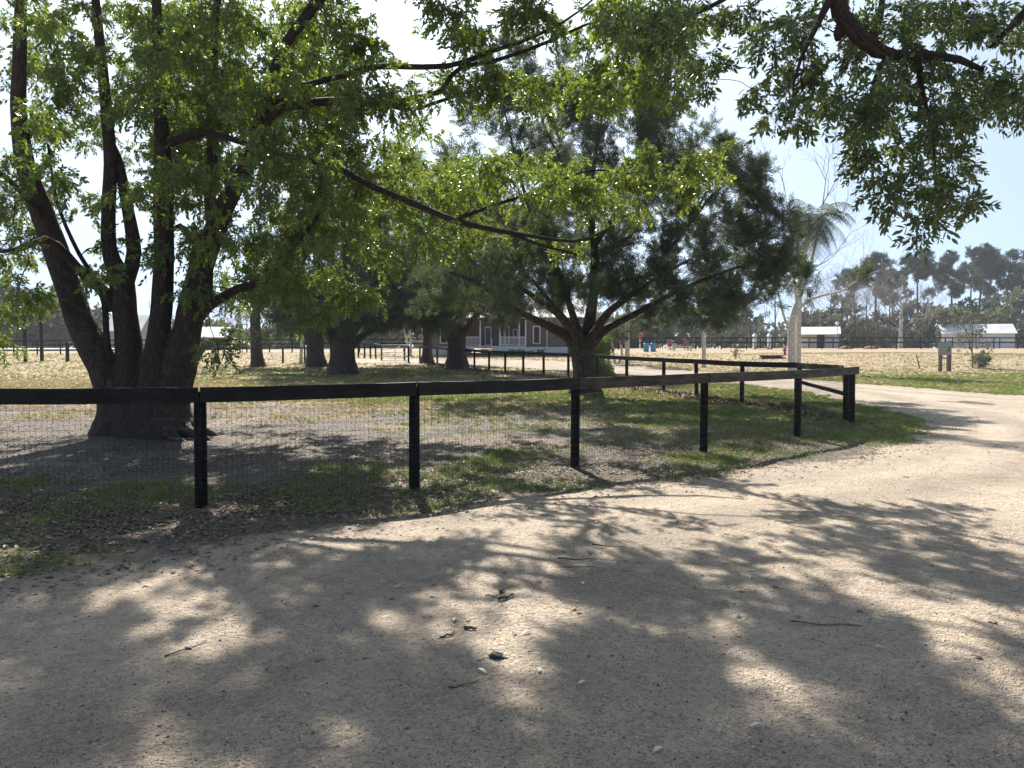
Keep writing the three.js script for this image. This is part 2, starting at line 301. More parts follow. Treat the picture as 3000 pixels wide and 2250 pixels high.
// ---------------------------------------------------------------- ground and drive
// outline of the sandy drive: near apron, then the lane that bends round the fence corner to the house
const driveEdge = [[-14, 5.0], [-5.2, 5.0], [-3.6, 5.35], [-2.6, 6.0], [-1.8, 6.9], [-0.6, 8.0], [0.6, 8.95], [2.2, 9.8], [3.8, 10.8], [5.6, 12.2], [7.3, 14.2], [8.9, 16.6], [9.7, 19.5], [10.1, 23], [10.9, 28], [10.4, 33], [7.8, 39.5], [4, 46], [0, 52], [-4, 57], [-14, 60], [-14, 67], [-3, 66], [3, 62], [8, 56], [10, 49], [13, 41], [15.2, 34], [17.2, 26.5], [26, 24.5], [60, 23], [60, -40], [-40, -40], [-40, 6]];
function inside(poly, x, y) { let c = false; for (let i = 0, j = poly.length - 1; i < poly.length; j = i++) { const [a, b] = poly[i], [e, f] = poly[j]; if ((b > y) !== (f > y) && x < (e - a) * (y - b) / (f - b) + a) c = !c; } return c; }
function edgeDist(poly, x, y) { let m = 1e9; for (let i = 0, j = poly.length - 1; i < poly.length; j = i++) { const [a, b] = poly[j], [e, f] = poly[i], dx = e - a, dy = f - b, t = clamp(((x - a) * dx + (y - b) * dy) / (dx * dx + dy * dy)); m = Math.min(m, Math.hypot(x - a - t * dx, y - b - t * dy)); } return m; }
function driveMask(x, z) { const s = (inside(driveEdge, x, -z) ? 1 : -1) * edgeDist(driveEdge, x, -z); return s + 0.4 * nz(x * 1.1, z * 1.1, 2) + 0.25 * nz(x * 4, z * 4, 3); }
// the fence line near the road, by post
const NEARPOSTS = [[-5.35, 7.55], [590, 1488], [1214, 1435], [1684, 1370], [2061, 1325], [2335, 1279], [2495, 1243]].map(([a, b]) => (a < 0 ? V3(a, 0, -b) : gp(a, b)));
NEARPOSTS.unshift(V3(-7.7, 0, -7.3)); NEARPOSTS.forEach((p) => { p.y = H(p.x, p.z); });
const fencePoly = NEARPOSTS.map((p) => [p.x, -p.z]);
function nearFence(x, z) { let m = 1e9; for (let i = 1; i < fencePoly.length; i++) { const [a, b] = fencePoly[i - 1], [e, f] = fencePoly[i], dx = e - a, dy = f - b, t = clamp(((x - a) * dx + (-z - b) * dy) / (dx * dx + dy * dy)); m = Math.min(m, Math.hypot(x - a - t * dx, -z - b - t * dy)); } return m; }
const SAND = [0.43, 0.348, 0.262], DUST = [0.225, 0.187, 0.153], SOIL = [0.125, 0.101, 0.083], LITTER = [0.105, 0.08, 0.058], GREEN = [0.1, 0.135, 0.03], TAN = [0.42, 0.305, 0.165], YEL = [0.29, 0.285, 0.085];
function greenness(x, z) {  // how much living grass there is
  const d = -z, n = fbm(x * 0.55, z * 0.55, 3) * 2, m = nz(x * 0.12, z * 0.12, 9);
  let g;
  if (d < 24) g = 0.22 + 0.5 * n + 0.5 * smooth(0, 5, x) * smooth(11, 15, d) - 0.25 * smooth(-2, -6, x) * smooth(9, 12, d);
  else g = mix(0.7, 0.12, smooth(26, 44, d + 6 * smooth(0, -8, x))) + 0.4 * n + 0.3 * m + 0.45 * Math.exp(-(((x + 9) / 9) ** 2) - (((d - 44) / 9) ** 2));
  if (nearFence(x, z) < 2.4 && d < 20) g = Math.max(g, 0.42 + 0.95 * n);
  if (x > 8 && d > 18 && d < 34 && x < 14) g = Math.max(g, 0.85 + 0.3 * n);
  if (x > 12 && d > 22 && d < 46) g = Math.max(g, (0.78 + 0.5 * n) * smooth(50, 38, d));
  return clamp(g);
}
const tmpc = [0, 0, 0];
function groundColor(x, z) {
  const d = -z, g = greenness(x, z), n = fbm(x * 1.3, z * 1.3, 3), far = smooth(20, 34, d + 3 * nz(x * 0.2, z * 0.2)), dm = driveMask(x, z);
  for (let i = 0; i < 3; i++) {
    let c = mix(SOIL[i], DUST[i], smooth(-0.1, 0.35, n) * 0.8); c = mix(c, TAN[i] * 0.8, 0.5 * smooth(0, 0.3, nz(x * 0.5, z * 0.5, 11)) * smooth(11, 16, d));
    const lit = smooth(2.6, 0.5, nearFence(x, z) + 0.8 * n) * 0.75; c = mix(c, LITTER[i], lit);
    c = mix(c, TAN[i], far * 0.92);
    const gr = d > 34 ? YEL[i] : mix(GREEN[i], YEL[i], smooth(16, 34, d)); c = mix(c, gr, smooth(0.3, 0.8, g) * (d > 30 ? 0.75 : mix(0.35, 0.7, smooth(12, 22, d))));
    c = mix(c, SAND[i], smooth(-0.35, 0.15, dm) * (d < 60 ? 1 : 0.6));
    tmpc[i] = c * (0.92 + 0.22 * nz(x * 0.7, z * 0.7, 4) + 0.1 * nz(x * 3, z * 3, 6));
  }
  return tmpc;
}
function sandColor(x, z) { const n = fbm(x * 0.6, z * 0.6, 3), m = nz(x * 2.7, z * 2.7, 8); const e = -z > 6 ? edgeDist(driveEdge, x, -z) + 0.25 * nz(x * 0.4, z * 0.4, 14) : 9, rut = 0.2 * (Math.exp(-(((e - 1.2) / 0.3) ** 2)) + Math.exp(-(((e - 2.9) / 0.35) ** 2))) - 0.16 * Math.exp(-(((e - 2.05) / 0.35) ** 2)); for (let i = 0; i < 3; i++) { tmpc[i] = (SAND[i] * (1.0 + 0.22 * n + 0.1 * m + rut)); } const dirt = smooth(0.05, 0.4, nz(x * 0.9, z * 0.9, 12)) * 0.35 * smooth(4, -2, x); for (let i = 0; i < 3; i++) tmpc[i] = mix(tmpc[i], SOIL[i], dirt); return tmpc; }
function axis(lo, hi, f0, f1, step, grow) { const a = []; for (let x = f0; x <= f1; x += step) a.push(x); let s = step; for (let x = f1; x < hi;) { s *= grow; x += s; a.push(x); } s = step; for (let x = f0; x > lo;) { s *= grow; x -= s; a.unshift(x); } return a; }
function sheet(xs, zs, dy, color, keep) {
  const nx = xs.length, P = [], Cc = [], U = [], I = [], idx = new Int32Array(nx * zs.length).fill(-1);
  const ok = (i, j) => !keep || keep((xs[i] + xs[i + 1]) / 2, (zs[j] + zs[j + 1]) / 2);
  const vert = (i, j) => { const k = j * nx + i; if (idx[k] < 0) { idx[k] = P.length / 3; const x = xs[i], z = zs[j]; P.push(x, H(x, z) + dy, z); const c = color(x, z); Cc.push(c[0], c[1], c[2]); U.push(x / 4, z / 4); } return idx[k]; };
  for (let j = 0; j < zs.length - 1; j++) for (let i = 0; i < nx - 1; i++) if (ok(i, j)) { const a = vert(i, j), b = vert(i + 1, j), c = vert(i, j + 1), d = vert(i + 1, j + 1); I.push(a, c, b, b, c, d); }
  const g = new THREE.BufferGeometry(); g.setAttribute('position', new THREE.Float32BufferAttribute(P, 3)); g.setAttribute('color', new THREE.Float32BufferAttribute(Cc, 3)); g.setAttribute('uv', new THREE.Float32BufferAttribute(U, 2)); g.setIndex(I); g.computeVertexNormals(); return g;
}
{
  const xs = axis(-260, 260, -9, 12, 0.08, 1.035), zs = axis(-280, 40, -22, -2.2, 0.08, 1.035);
  solo('ground', sheet(xs, zs, 0, groundColor), M.ground, 'tan and green lawn and bare soil of the paddocks', 'ground', null, 'structure');
  const xd = axis(-40, 60, -9, 14, 0.08, 1.05), zd = axis(-68, 30, -20, -2.2, 0.08, 1.04);
  solo('drive', sheet(xd, zd, 0.007, sandColor, (x, z) => driveMask(x, z) > 0), M.ground, 'pale sandy drive curving round the fence corner to the house', 'road', null, 'structure');
}

// ---------------------------------------------------------------- fences
function board(a, b, hgt, thick) {   // plank from a to b, long side along uv u
  const L = a.distanceTo(b), n = 8, g = new THREE.BoxGeometry(L, hgt, thick, n, 2, 1), p = g.attributes.position, uv = g.attributes.uv;
  for (let i = 0; i < p.count; i++) { const x = p.getX(i); p.setY(i, p.getY(i) + 0.006 * nz(x * 1.1 + a.x, a.z) - 0.012 * (1 - (2 * x / L) ** 2) * 0.5); p.setZ(i, p.getZ(i) + 0.004 * nz(x * 2 + a.x * 3, a.z, 2)); uv.setXY(i, (x + a.x) / 1.2, p.getY(i) / 0.4 + a.z); }
  g.computeVertexNormals();
  const m = new THREE.Matrix4(), X = V3().subVectors(b, a).normalize(), Z = V3().crossVectors(X, V3(0, 1, 0)).normalize(), Y = V3().crossVectors(Z, X); m.makeBasis(X, Y, Z).setPosition(a.clone().add(b).multiplyScalar(0.5)); g.applyMatrix4(m); return g;
}
function roundPost(h, r, seed) { const p = []; for (let i = 0; i <= 6; i++) p.push(new THREE.Vector2(r * (1.04 - 0.06 * i / 6) * (1 + 0.03 * nz(i * 0.8, seed)), -0.3 + (h + 0.3) * i / 6)); p.push(new THREE.Vector2(r * 0.8, h + 0.012), new THREE.Vector2(0.0001, h + 0.014)); return new THREE.LatheGeometry(p, 14); }
function wireBay(a, b, top, bottom) {
  const t = new Twigs(), L = a.distanceTo(b), up = V3(0, 1, 0), nv = Math.max(2, Math.round(L / 0.05));
  for (let i = 0; i <= nv; i++) { const p = a.clone().lerp(b, i / nv); p.x += 0.006 * nz(i * 0.9, a.x); t.seg(p.clone().addScaledVector(up, bottom), p.clone().addScaledVector(up, top), 0.0013, 0.0013, 3); }
  for (let h = bottom; h <= top + 0.001; h += 0.1) { let prev = null; for (let i = 0; i <= 6; i++) { const p = a.clone().lerp(b, i / 6).addScaledVector(up, h + 0.012 * nz(i * 1.3 + a.x, h * 3)); if (prev) t.seg(prev, p, 0.0015, 0.0015, 3); prev = p; } }
  return t.geo();
}
function railFence(name, label, posts, o) {   // posts: ground points in order
  const base = posts[0].clone(), g = thing(name, label, 'fence', base, 0, o.group), rel = posts.map((p) => p.clone().sub(base));
  const rp = rng(o.seed || 5), pg = o.postGeo || roundPost(o.h, o.pr, o.seed || 1);
  rel.forEach((p, i) => { if (o.skip && o.skip.includes(i)) return; const m = part(g, 'post', pg, M.post, p); m.rotation.set((rp() - 0.5) * (o.lean || 0.02), rp() * 6, (rp() - 0.5) * (o.lean || 0.02)); });
  for (const rh of o.rails) for (let i = 0; i < rel.length - 1; i++) {
    const off = V3().subVectors(rel[i + 1], rel[i]).setY(0).normalize(), side = V3(-off.z, 0, off.x).multiplyScalar((o.pr + o.rt / 2 + 0.002) * o.side);
    const e = (i === 0 || i === rel.length - 2) ? 0.0 : 0.0, A = rel[i].clone().addScaledVector(off, 0.0015 - e).add(side), B = rel[i + 1].clone().addScaledVector(off, -0.0015 + (i === rel.length - 2 ? o.over || 0 : 0)).add(side);
    A.y += rh; B.y += rh; part(g, 'rail', board(A, B, o.rh, o.rt), o.worn && o.worn(i) ? M.railWorn : M.rail);
  }
  if (o.wire) for (let i = 0; i < rel.length - 1; i++) { const off = V3().subVectors(rel[i + 1], rel[i]).setY(0).normalize(), side = V3(-off.z, 0, off.x).multiplyScalar((o.pr + 0.004) * o.wire); part(g, 'wire_mesh', wireBay(rel[i].clone().add(side), rel[i + 1].clone().add(side), o.h - 0.02, 0.03), M.wire); }
  return g;
}
railFence('paddock_fence', 'black paddock fence beside the sandy drive, one top board over wire mesh', NEARPOSTS, { h: 1.19, pr: 0.062, rails: [1.175], rh: 0.155, rt: 0.04, side: 1, wire: 1, over: 0.12, seed: 3, worn: (i) => i >= 4 });
const BACKPOSTS = [[2478, 1236], [2341, 1197], [2173, 1184], [2041, 1163], [1944, 1150], [1836, 1136], [1749, 1121], [1665, 1110], [1593, 1103], [1533, 1099], [1480, 1094], [1433, 1088], [1390, 1083], [1352, 1078], [1324, 1074], [1281, 1068], [1230, 1063]].map(([a, b]) => gp(a, b));
{
  const bf = railFence('paddock_fence', 'black board and wire fence running from the corner towards the house', BACKPOSTS, { h: 1.2, pr: 0.065, rails: [1.19], rh: 0.15, rt: 0.04, side: -1, wire: -1, seed: 8, lean: 0.05, worn: (i) => i === 0 });
  const A = BACKPOSTS[0].clone().sub(BACKPOSTS[0]), B = BACKPOSTS[1].clone().sub(BACKPOSTS[0]); part(bf, 'brace', board(A.clone().add(V3(0, 0.62, 0)), B.clone().add(V3(0, 0.74, 0)), 0.09, 0.04), M.rail);
}
// tube gate and the run of posts beyond it
{
  const a = gp(1197, 1060), b = gp(1118, 1061), g = thing('tube_gate', 'grey tubular metal farm gate between wooden posts near the cedars', 'gate', a), t = (p, q, r) => { const w = new Twigs(); w.seg(p, q, r, r, 8); return w.geo(); };
  const B = b.clone().sub(a), A = V3();
  for (const h of [0.15, 0.45, 0.75, 1.05, 1.3]) part(g, 'gate_bar', t(A.clone().add(V3(0, h, 0)), B.clone().add(V3(0, h, 0)), 0.024), M.steel);
  for (const k of [0, 0.5, 1]) part(g, 'gate_upright', t(A.clone().lerp(B, k).add(V3(0, 0.12, 0)), A.clone().lerp(B, k).add(V3(0, 1.32, 0)), 0.024), M.steel);
  railFence('paddock_fence', 'weathered board fence behind the tube gate, between the cedar trunks', [[1197, 1062], [1185, 1056], [1118, 1055], [1101, 1050], [1085, 1049], [1068, 1048], [1050, 1047], [1035, 1046], [1015, 1044], [975, 1042], [945, 1040]].map(([x, y]) => gp(x, y)), { h: 1.25, pr: 0.075, rails: [1.22], rh: 0.14, rt: 0.04, side: -1, seed: 12, lean: 0.05 });
}
function farFence(label, p0, p1, spacing, h, rails, seed, rh = 0.13) {
  const L = p0.distanceTo(p1), n = Math.max(2, Math.round(L / spacing)), pts = []; for (let i = 0; i <= n; i++) { const p = p0.clone().lerp(p1, i / n); p.y = H(p.x, p.z); pts.push(p); }
  return railFence('rail_fence', label, pts, { h, pr: 0.07, rails, rh, rt: 0.04, side: 1, seed, lean: 0.03, postGeo: new THREE.CylinderGeometry(0.07, 0.075, h + 0.3, 7).translate(0, h / 2 - 0.15, 0) });
}
farFence('dark three-board fence behind the tall poles at far left', onGround(-62, 73), onGround(-27, 78), 2.1, 1.4, [0.4, 0.9, 1.34], 21);
farFence('dark three-board fence in front of the white roofed pavilion', onGround(-34, 80), onGround(-9, 82), 2.2, 1.35, [0.4, 0.85, 1.3], 22);
farFence('long dark board fence along the far side of the right-hand field', onGround(9, 88), onGround(62, 92), 2.9, 1.35, [0.75, 1.3], 23);
farFence('second far board fence close to the white barns', onGround(16, 100), onGround(86, 104), 3.2, 1.4, [0.8, 1.35], 24);
// small black rail frame between the left trunks
{
  const a = gp(829, 1063), b = gp(893, 1063); b.z = a.z;
  railFence('hitching_rail', 'small black hitching rail between the left tree trunks', [a, b], { h: 1.05, pr: 0.07, rails: [1.12], rh: 0.1, rt: 0.1, side: 0, seed: 31, lean: 0.01 });
}

// ---------------------------------------------------------------- the big many-stemmed tree behind the fence
const sunnyPatches = [[2700, 1380, 560, 115], [1950, 1470, 380, 50], [1350, 1545, 230, 40], [1520, 1581, 150, 30], [1680, 1795, 190, 60], [1860, 1840, 120, 55], [1158, 1907, 110, 50], [1068, 1753, 130, 40], [1158, 2090, 120, 55], [2480, 2030, 190, 65], [2640, 1966, 130, 45], [2170, 1885, 150, 60], [245, 1790, 190, 50], [740, 1990, 110, 40], [1010, 1590, 130, 30], [1560, 2080, 120, 50], [480, 1740, 120, 40], [1450, 1950, 120, 50], [2050, 2150, 130, 50]];
const sunny = (v) => { const f = sunFoot(v); if (f.z > -2.6) return false; const [x, y] = proj(f); if (y > 1560 && x > 900 && nz(f.x * 1.05, f.z * 1.05, 3) > (x > 1300 ? 0.02 : 0.12)) return true; return sunnyPatches.some(([cx, cy, rx, ry]) => ((x - cx) / rx) ** 2 + ((y - cy) / ry) ** 2 < 1); };
{
  const b = gp(425, 1268); b.y -= 0.05;
  const T = new Tree('broadleaf_tree', 'huge many-stemmed evergreen tree with forked brown trunks behind the black fence', b, 101);
  const D = -b.z;
  {   // the bole where the stems flow together, meshed from tapered capsules
    const caps = [], px2 = (q) => q[3] * D / FOCAL / 2, chain = (pts) => { for (let i = 1; i < pts.length; i++) caps.push([at(pts[i - 1][0], pts[i - 1][1], pts[i - 1][2]), px2(pts[i - 1]), at(pts[i][0], pts[i][1], pts[i][2]), px2(pts[i])]); };
    chain([[315, 1295, D - 0.1, 120], [350, 1210, D, 110], [322, 1110, D, 96], [263, 1000, D, 82], [213, 880, D, 68]]);
    chain([[390, 1300, D - 0.3, 110], [395, 1200, D - 0.1, 112], [384, 1080, D, 86], [377, 1000, D, 72], [366, 930, D, 64]]);
    chain([[465, 1300, D - 0.35, 110], [450, 1200, D - 0.15, 112], [456, 1060, D - 0.12, 80], [470, 930, D - 0.1, 54]]);
    chain([[545, 1290, D - 0.1, 110], [495, 1200, D, 112], [525, 1080, D - 0.1, 96], [556, 926, D, 76]]);
    chain([[430, 1290, D + 0.35, 130], [430, 1120, D + 0.3, 100]]);
    for (const [x, y, d] of [[235, 1300, D - 0.2], [300, 1325, D - 0.6], [430, 1340, D - 0.75], [520, 1325, D - 0.5], [620, 1285, D + 0.1], [590, 1262, D + 0.6], [270, 1262, D + 0.6]]) { const q = gp(x, Math.min(y, 1330)); q.z = -d; q.y = H(q.x, q.z) - 0.05; caps.push([at(mix(425, x, 0.25), 1215, mix(D, d, 0.4)), 0.2, q, 0.07]); }
    const lo = V3(b.x - 2.2, -0.35, b.z - 1.9), S = 4.4, N = 88, mc = new MarchingCubes(N, M.bark, false, false, 400000), q = V3(), ab = V3();
    mc.isolation = 0;
    for (let k = 0; k < N; k++) for (let j = 0; j < N; j++) for (let i = 0; i < N; i++) {
      q.set(lo.x + S * i / N, lo.y + S * j / N, lo.z + S * k / N); let sum = 0;
      for (const [p0, r0, p1, r1] of caps) { ab.subVectors(p1, p0); const t = clamp(((q.x - p0.x) * ab.x + (q.y - p0.y) * ab.y + (q.z - p0.z) * ab.z) / ab.lengthSq()), dx = p0.x + ab.x * t - q.x, dy = p0.y + ab.y * t - q.y, dz = p0.z + ab.z * t - q.z; sum += Math.exp(-25 * (0.02 + Math.sqrt(dx * dx + dy * dy + dz * dz) - mix(r0, r1, t))); }
      mc.field[i + j * N + k * N * N] = clamp(Math.log(sum + 1e-12) / 25 + 0.025 * nz(q.x * 5, q.y * 1.3, q.z * 5) + 0.012 * nz(q.x * 14, q.y * 2.6, q.z * 14), -0.8, 0.8);
    }
    mc.update();
    const P = [], U = [], cnt = mc.count; for (let i = 0; i < cnt; i++) { const x = lo.x + S * (mc.positionArray[i * 3] + 1) / 2 - b.x, y = lo.y + S * (mc.positionArray[i * 3 + 1] + 1) / 2 - b.y, z = lo.z + S * (mc.positionArray[i * 3 + 2] + 1) / 2 - b.z; P.push(x, y, z); U.push(Math.atan2(x, z) * 0.9 / 0.7, y / 0.7); }
    let g = new THREE.BufferGeometry(); g.setAttribute('position', new THREE.Float32BufferAttribute(P, 3)); g.setAttribute('uv', new THREE.Float32BufferAttribute(U, 2)); g.setAttribute('normal', new THREE.Float32BufferAttribute(mc.normalArray.slice(0, cnt * 3), 3));
    part(T.g, 'trunk', g, M.bark);
  }
  T.limb('limb', [[345, 1170, D, 90], [318, 1100, D, 88], [263, 1000, D, 84], [213, 880, D, 72], [165, 740, D, 68], [112, 590, D - 0.3, 62], [72, 470, D - 0.5, 50], [55, 330, D - 0.6, 43], [58, 150, D - 0.8, 36], [62, 0, D - 1, 31], [75, -260, D - 1.3, 22], [40, -560, D - 1.8, 12], [60, -760, D - 2, 6]], { seg: 16, bareTo: 0.35 });
  T.limb('limb', [[335, 1120, D - 0.1, 30], [322, 1060, D - 0.1, 22], [313, 990, D - 0.1, 18], [306, 890, D - 0.1, 17], [285, 830, D - 0.2, 15], [230, 740, D - 0.4, 12], [170, 600, D - 0.8, 9], [140, 420, D - 1.2, 7]], { bareTo: 0.5 });
  T.limb('limb', [[340, 900, D, 50], [300, 850, D - 0.2, 34], [240, 800, D - 0.4, 28], [195, 745, D - 0.6, 24], [140, 700, D - 0.9, 20], [60, 730, D - 1.4, 14], [-60, 740, D - 2, 8]], { bareTo: 0.4 });
  T.limb('limb', [[388, 1150, D, 80], [383, 1070, D, 80], [368, 930, D, 68], [357, 830, D, 70], [322, 740, D, 42], [318, 600, D, 38], [324, 480, D, 36], [314, 350, D - 0.2, 33], [300, 200, D - 0.4, 30], [285, 50, D - 0.6, 25], [275, -120, D - 0.9, 20], [300, -400, D - 1.6, 12], [320, -700, D - 2.4, 5]], { seg: 14, bareTo: 0.35 });
  T.limb('limb', [[362, 850, D + 0.1, 50], [392, 745, D + 0.15, 40], [372, 600, D + 0.15, 34], [345, 470, D + 0.1, 28], [325, 420, D, 22]], { bareTo: 0.5 });
  T.limb('limb', [[445, 1140, D - 0.15, 80], [462, 1000, D - 0.1, 64], [474, 900, D - 0.1, 60], [479, 780, D, 56], [479, 640, D, 58], [477, 500, D, 52], [474, 380, D, 42], [468, 260, D - 0.2, 34], [463, 120, D - 0.4, 30], [458, -40, D - 0.6, 25], [470, -300, D - 1.2, 16], [520, -620, D - 2, 7]], { seg: 14, bareTo: 0.35 });
  T.limb('limb', [[515, 1150, D - 0.1, 84], [535, 1040, D - 0.1, 80], [556, 926, D, 80], [590, 780, D, 66], [625, 690, D, 64], [655, 610, D, 56], [704, 520, D, 44], [745, 430, D - 0.1, 38], [770, 320, D - 0.3, 34], [826, 150, D - 0.6, 30], [900, 36, D - 0.9, 24], [985, -100, D - 1.3, 18], [1080, -330, D - 2, 10], [1130, -520, D - 2.4, 5]], { seg: 14, bareTo: 0.4 });
  T.limb('limb', [[628, 680, D + 0.1, 44], [615, 580, D + 0.3, 34], [622, 490, D + 0.4, 30], [618, 380, D + 0.5, 28], [624, 220, D + 0.5, 26], [632, 40, D + 0.5, 24], [655, -120, D + 0.5, 17], [640, -400, D + 0.6, 9]], { bareTo: 0.3 });
  // low limb to the right
  T.limb('limb', [[575, 935, D - 0.1, 40], [612, 895, D - 0.3, 34], [645, 874, D - 0.4, 28], [700, 845, D - 0.6, 25], [780, 820, D - 0.8, 22], [850, 752, D - 1, 17], [888, 695, D - 1.1, 14], [922, 645, D - 1.3, 11], [960, 590, D - 1.4, 7]], { bareTo: 0.3 });
  T.limb('limb', [[622, 900, D - 0.3, 16], [618, 830, D - 0.3, 12], [622, 770, D - 0.2, 9]], { bareTo: 0.6 });
  // the long limb sweeping right across the picture
  T.limb('limb', [[500, 415, D - 0.1, 30], [560, 398, D - 0.4, 24], [605, 388, D - 0.6, 20], [720, 420, D - 0.9, 17], [850, 457, D - 1.2, 16], [1000, 498, D - 1.5, 19], [1080, 540, D - 1.6, 18], [1250, 612, D - 1.7, 19], [1320, 642, D - 1.8, 18], [1420, 668, D - 1.8, 15], [1550, 690, D - 1.8, 12], [1700, 705, D - 1.7, 9], [1800, 660, D - 1.6, 6]], { bareTo: 0.25 });
  T.limb('limb', [[1330, 645, D - 1.8, 13], [1450, 600, D - 1.7, 10], [1580, 560, D - 1.6, 8], [1720, 500, D - 1.5, 6], [1850, 510, D - 1.4, 4]], { bareTo: 0.1 });
  T.limb('limb', [[1480, 678, D - 1.8, 11], [1590, 720, D - 1.9, 9], [1690, 745, D - 2, 6]], { bareTo: 0.2 });
  // upper limbs to the right
  T.limb('limb', [[748, 430, D - 0.1, 30], [800, 335, D - 0.4, 26], [870, 308, D - 0.7, 24], [1000, 296, D - 1.1, 23], [1145, 308, D - 1.5, 21], [1200, 288, D - 1.6, 16], [1290, 270, D - 1.8, 15], [1335, 205, D - 1.9, 14], [1450, 178, D - 2.1, 12], [1600, 125, D - 2.3, 10], [1750, 60, D - 2.5, 7], [1900, 30, D - 2.6, 4]], { bareTo: 0.3 });
  T.limb('limb', [[1145, 310, D - 1.5, 14], [1200, 322, D - 1.5, 12], [1290, 296, D - 1.6, 10], [1400, 262, D - 1.8, 7], [1480, 240, D - 1.9, 4]], { bareTo: 0.4 });
  T.limb('limb', [[760, 350, D - 0.2, 24], [820, 285, D - 0.4, 20], [900, 250, D - 0.6, 18], [1000, 222, D - 0.9, 16], [1100, 196, D - 1.2, 17], [1250, 196, D - 1.6, 16], [1330, 190, D - 1.8, 15], [1440, 150, D - 2.1, 13], [1560, 110, D - 2.4, 9], [1700, 30, D - 2.8, 6], [1850, -120, D - 3, 4]], { bareTo: 0.3 });
  T.limb('limb', [[480, 700, D, 20], [520, 660, D + 0.2, 18], [560, 690, D + 0.3, 20], [600, 720, D + 0.2, 16]], { bareTo: 2 });
  T.limb('limb', [[130, 640, D - 0.3, 20], [60, 560, D - 0.9, 16], [-40, 470, D - 1.6, 12], [-200, 300, D - 2.4, 8]], { bareTo: 0.3 });
  // high limbs above the picture that carry the upper crown
  T.limb('limb', [[75, -260, D - 1.3, 16], [-120, -420, D - 1.5, 10], [-300, -560, D - 1.4, 5]], { bareTo: 0.2 });
  T.limb('limb', [[826, 150, D - 0.6, 20], [980, -40, D - 1.6, 15], [1180, -230, D - 2.6, 12], [1400, -420, D - 3.2, 9], [1600, -560, D - 3.4, 5]], { bareTo: 0.2 });
  T.limb('limb', [[1000, -120, D - 1.5, 14], [1300, -180, D - 1.8, 12], [1600, -230, D - 1.8, 10], [1900, -320, D - 1.6, 7], [2150, -380, D - 1.4, 4]], { bareTo: 0.2 });
  T.limb('limb', [[470, -300, D - 1.2, 14], [600, -500, D - 3, 11], [760, -700, D - 4.6, 8], [900, -900, D - 5.6, 5]], { bareTo: 0.2 });
  T.limb('limb', [[300, -400, D - 1.6, 12], [200, -640, D - 3.4, 9], [120, -900, D - 5, 6]], { bareTo: 0.2 });
  // foliage in view
  const rows = ['66898664345876', '66799885233642', '65499994201000', '63278999887886', '62156877653231', '53026664000000', '30001000000000'];
  fromRows(T, rows, 0, 0, (px, py) => (px > 950 && py > 340 ? [D - 2.3, D + 5] : px > 1050 ? [D - 3.2, D - 0.6] : py < 480 ? [D - 3, D + 6.5] : [D - 3, D + 3.4]), 0.52, 0.4, 62, 7.4, (c) => !sunny(c));
  for (let k = 0; k < 900; k++) {   // foliage whose shade dapples the paddock, where the crown is thick enough to hold it
    const f = gp(-200 + 2100 * T.r(), 1195 + 290 * T.r()), hh = 5 + 5.5 * T.r(), t = hh / SUN.y, c = V3(f.x + SUN.x * t, hh, f.z + SUN.z * t), [px, py] = proj(c), ch = (rows[Math.floor(py / 150)] || '')[Math.floor(px / 150)];
    if (!ch || +ch < 6 || -c.z > D + 8.5 || nz(f.x * 0.9, f.z * 0.9, 21) > 0.1) continue;
    T.clump(c, 0.45, 0.34, 32);
  }
  // the crown above the picture, as its shade on the ground shows
  const r = T.r;
  for (let k = 0; k < 620; k++) {
    const side = r() < 0.55, c = side ? V3(-6.6 + (r() * 2 - 1) * 6.6, 8 + r() * 5.5, -(D - 1.2 + (r() * 2 - 1) * 6.2)) : V3(1.6 + (r() * 2 - 1) * 4.6, 7.6 + r() * 3.4, -(D - 1.8 + (r() * 2 - 1) * 4.2));
    const q = side ? ((c.x + 6.6) / 7.4) ** 2 + ((c.y - 9) / 5) ** 2 + ((c.z + D - 1.2) / 6.6) ** 2 : 0.5; if (q > 1) continue;
    const [, py] = proj(c); if (py > -50) continue;
    if (sunny(c)) continue;
    T.clump(c, 0.5, 0.36, 50);
  }
  for (let k = 0; k < 210; k++) {   // boughs over the drive, found from the shade that they throw
    const f = gp(-300 + 3200 * r(), 1560 + 690 * Math.sqrt(r())), hh = 8.2 + 4.2 * r(), t = hh / SUN.y, c = V3(f.x + SUN.x * t, hh, f.z + SUN.z * t), [, py] = proj(c);
    if (py > -70 || c.x < -13 || c.x > 6.5 || nz(f.x * 1.3, f.z * 1.3, 3) > 0.0 || sunny(c)) continue;
    T.clump(c, 0.42, 0.32, 44);
  }
  T.grow({ thick: 0.011, ends: 7, droop: 0.45 });
  T.finish(SPRIG, M.camphor, (c, p, col) => { const y = smooth(0.55, 1, c); col.setRGB(mix(0.8, 1.35, y), mix(0.85, 1.15, y), mix(0.9, 0.8, y)); }, M.twig, { leafGeo: LEAF, leafMat: M.camphor, leafCount: 300 });
}
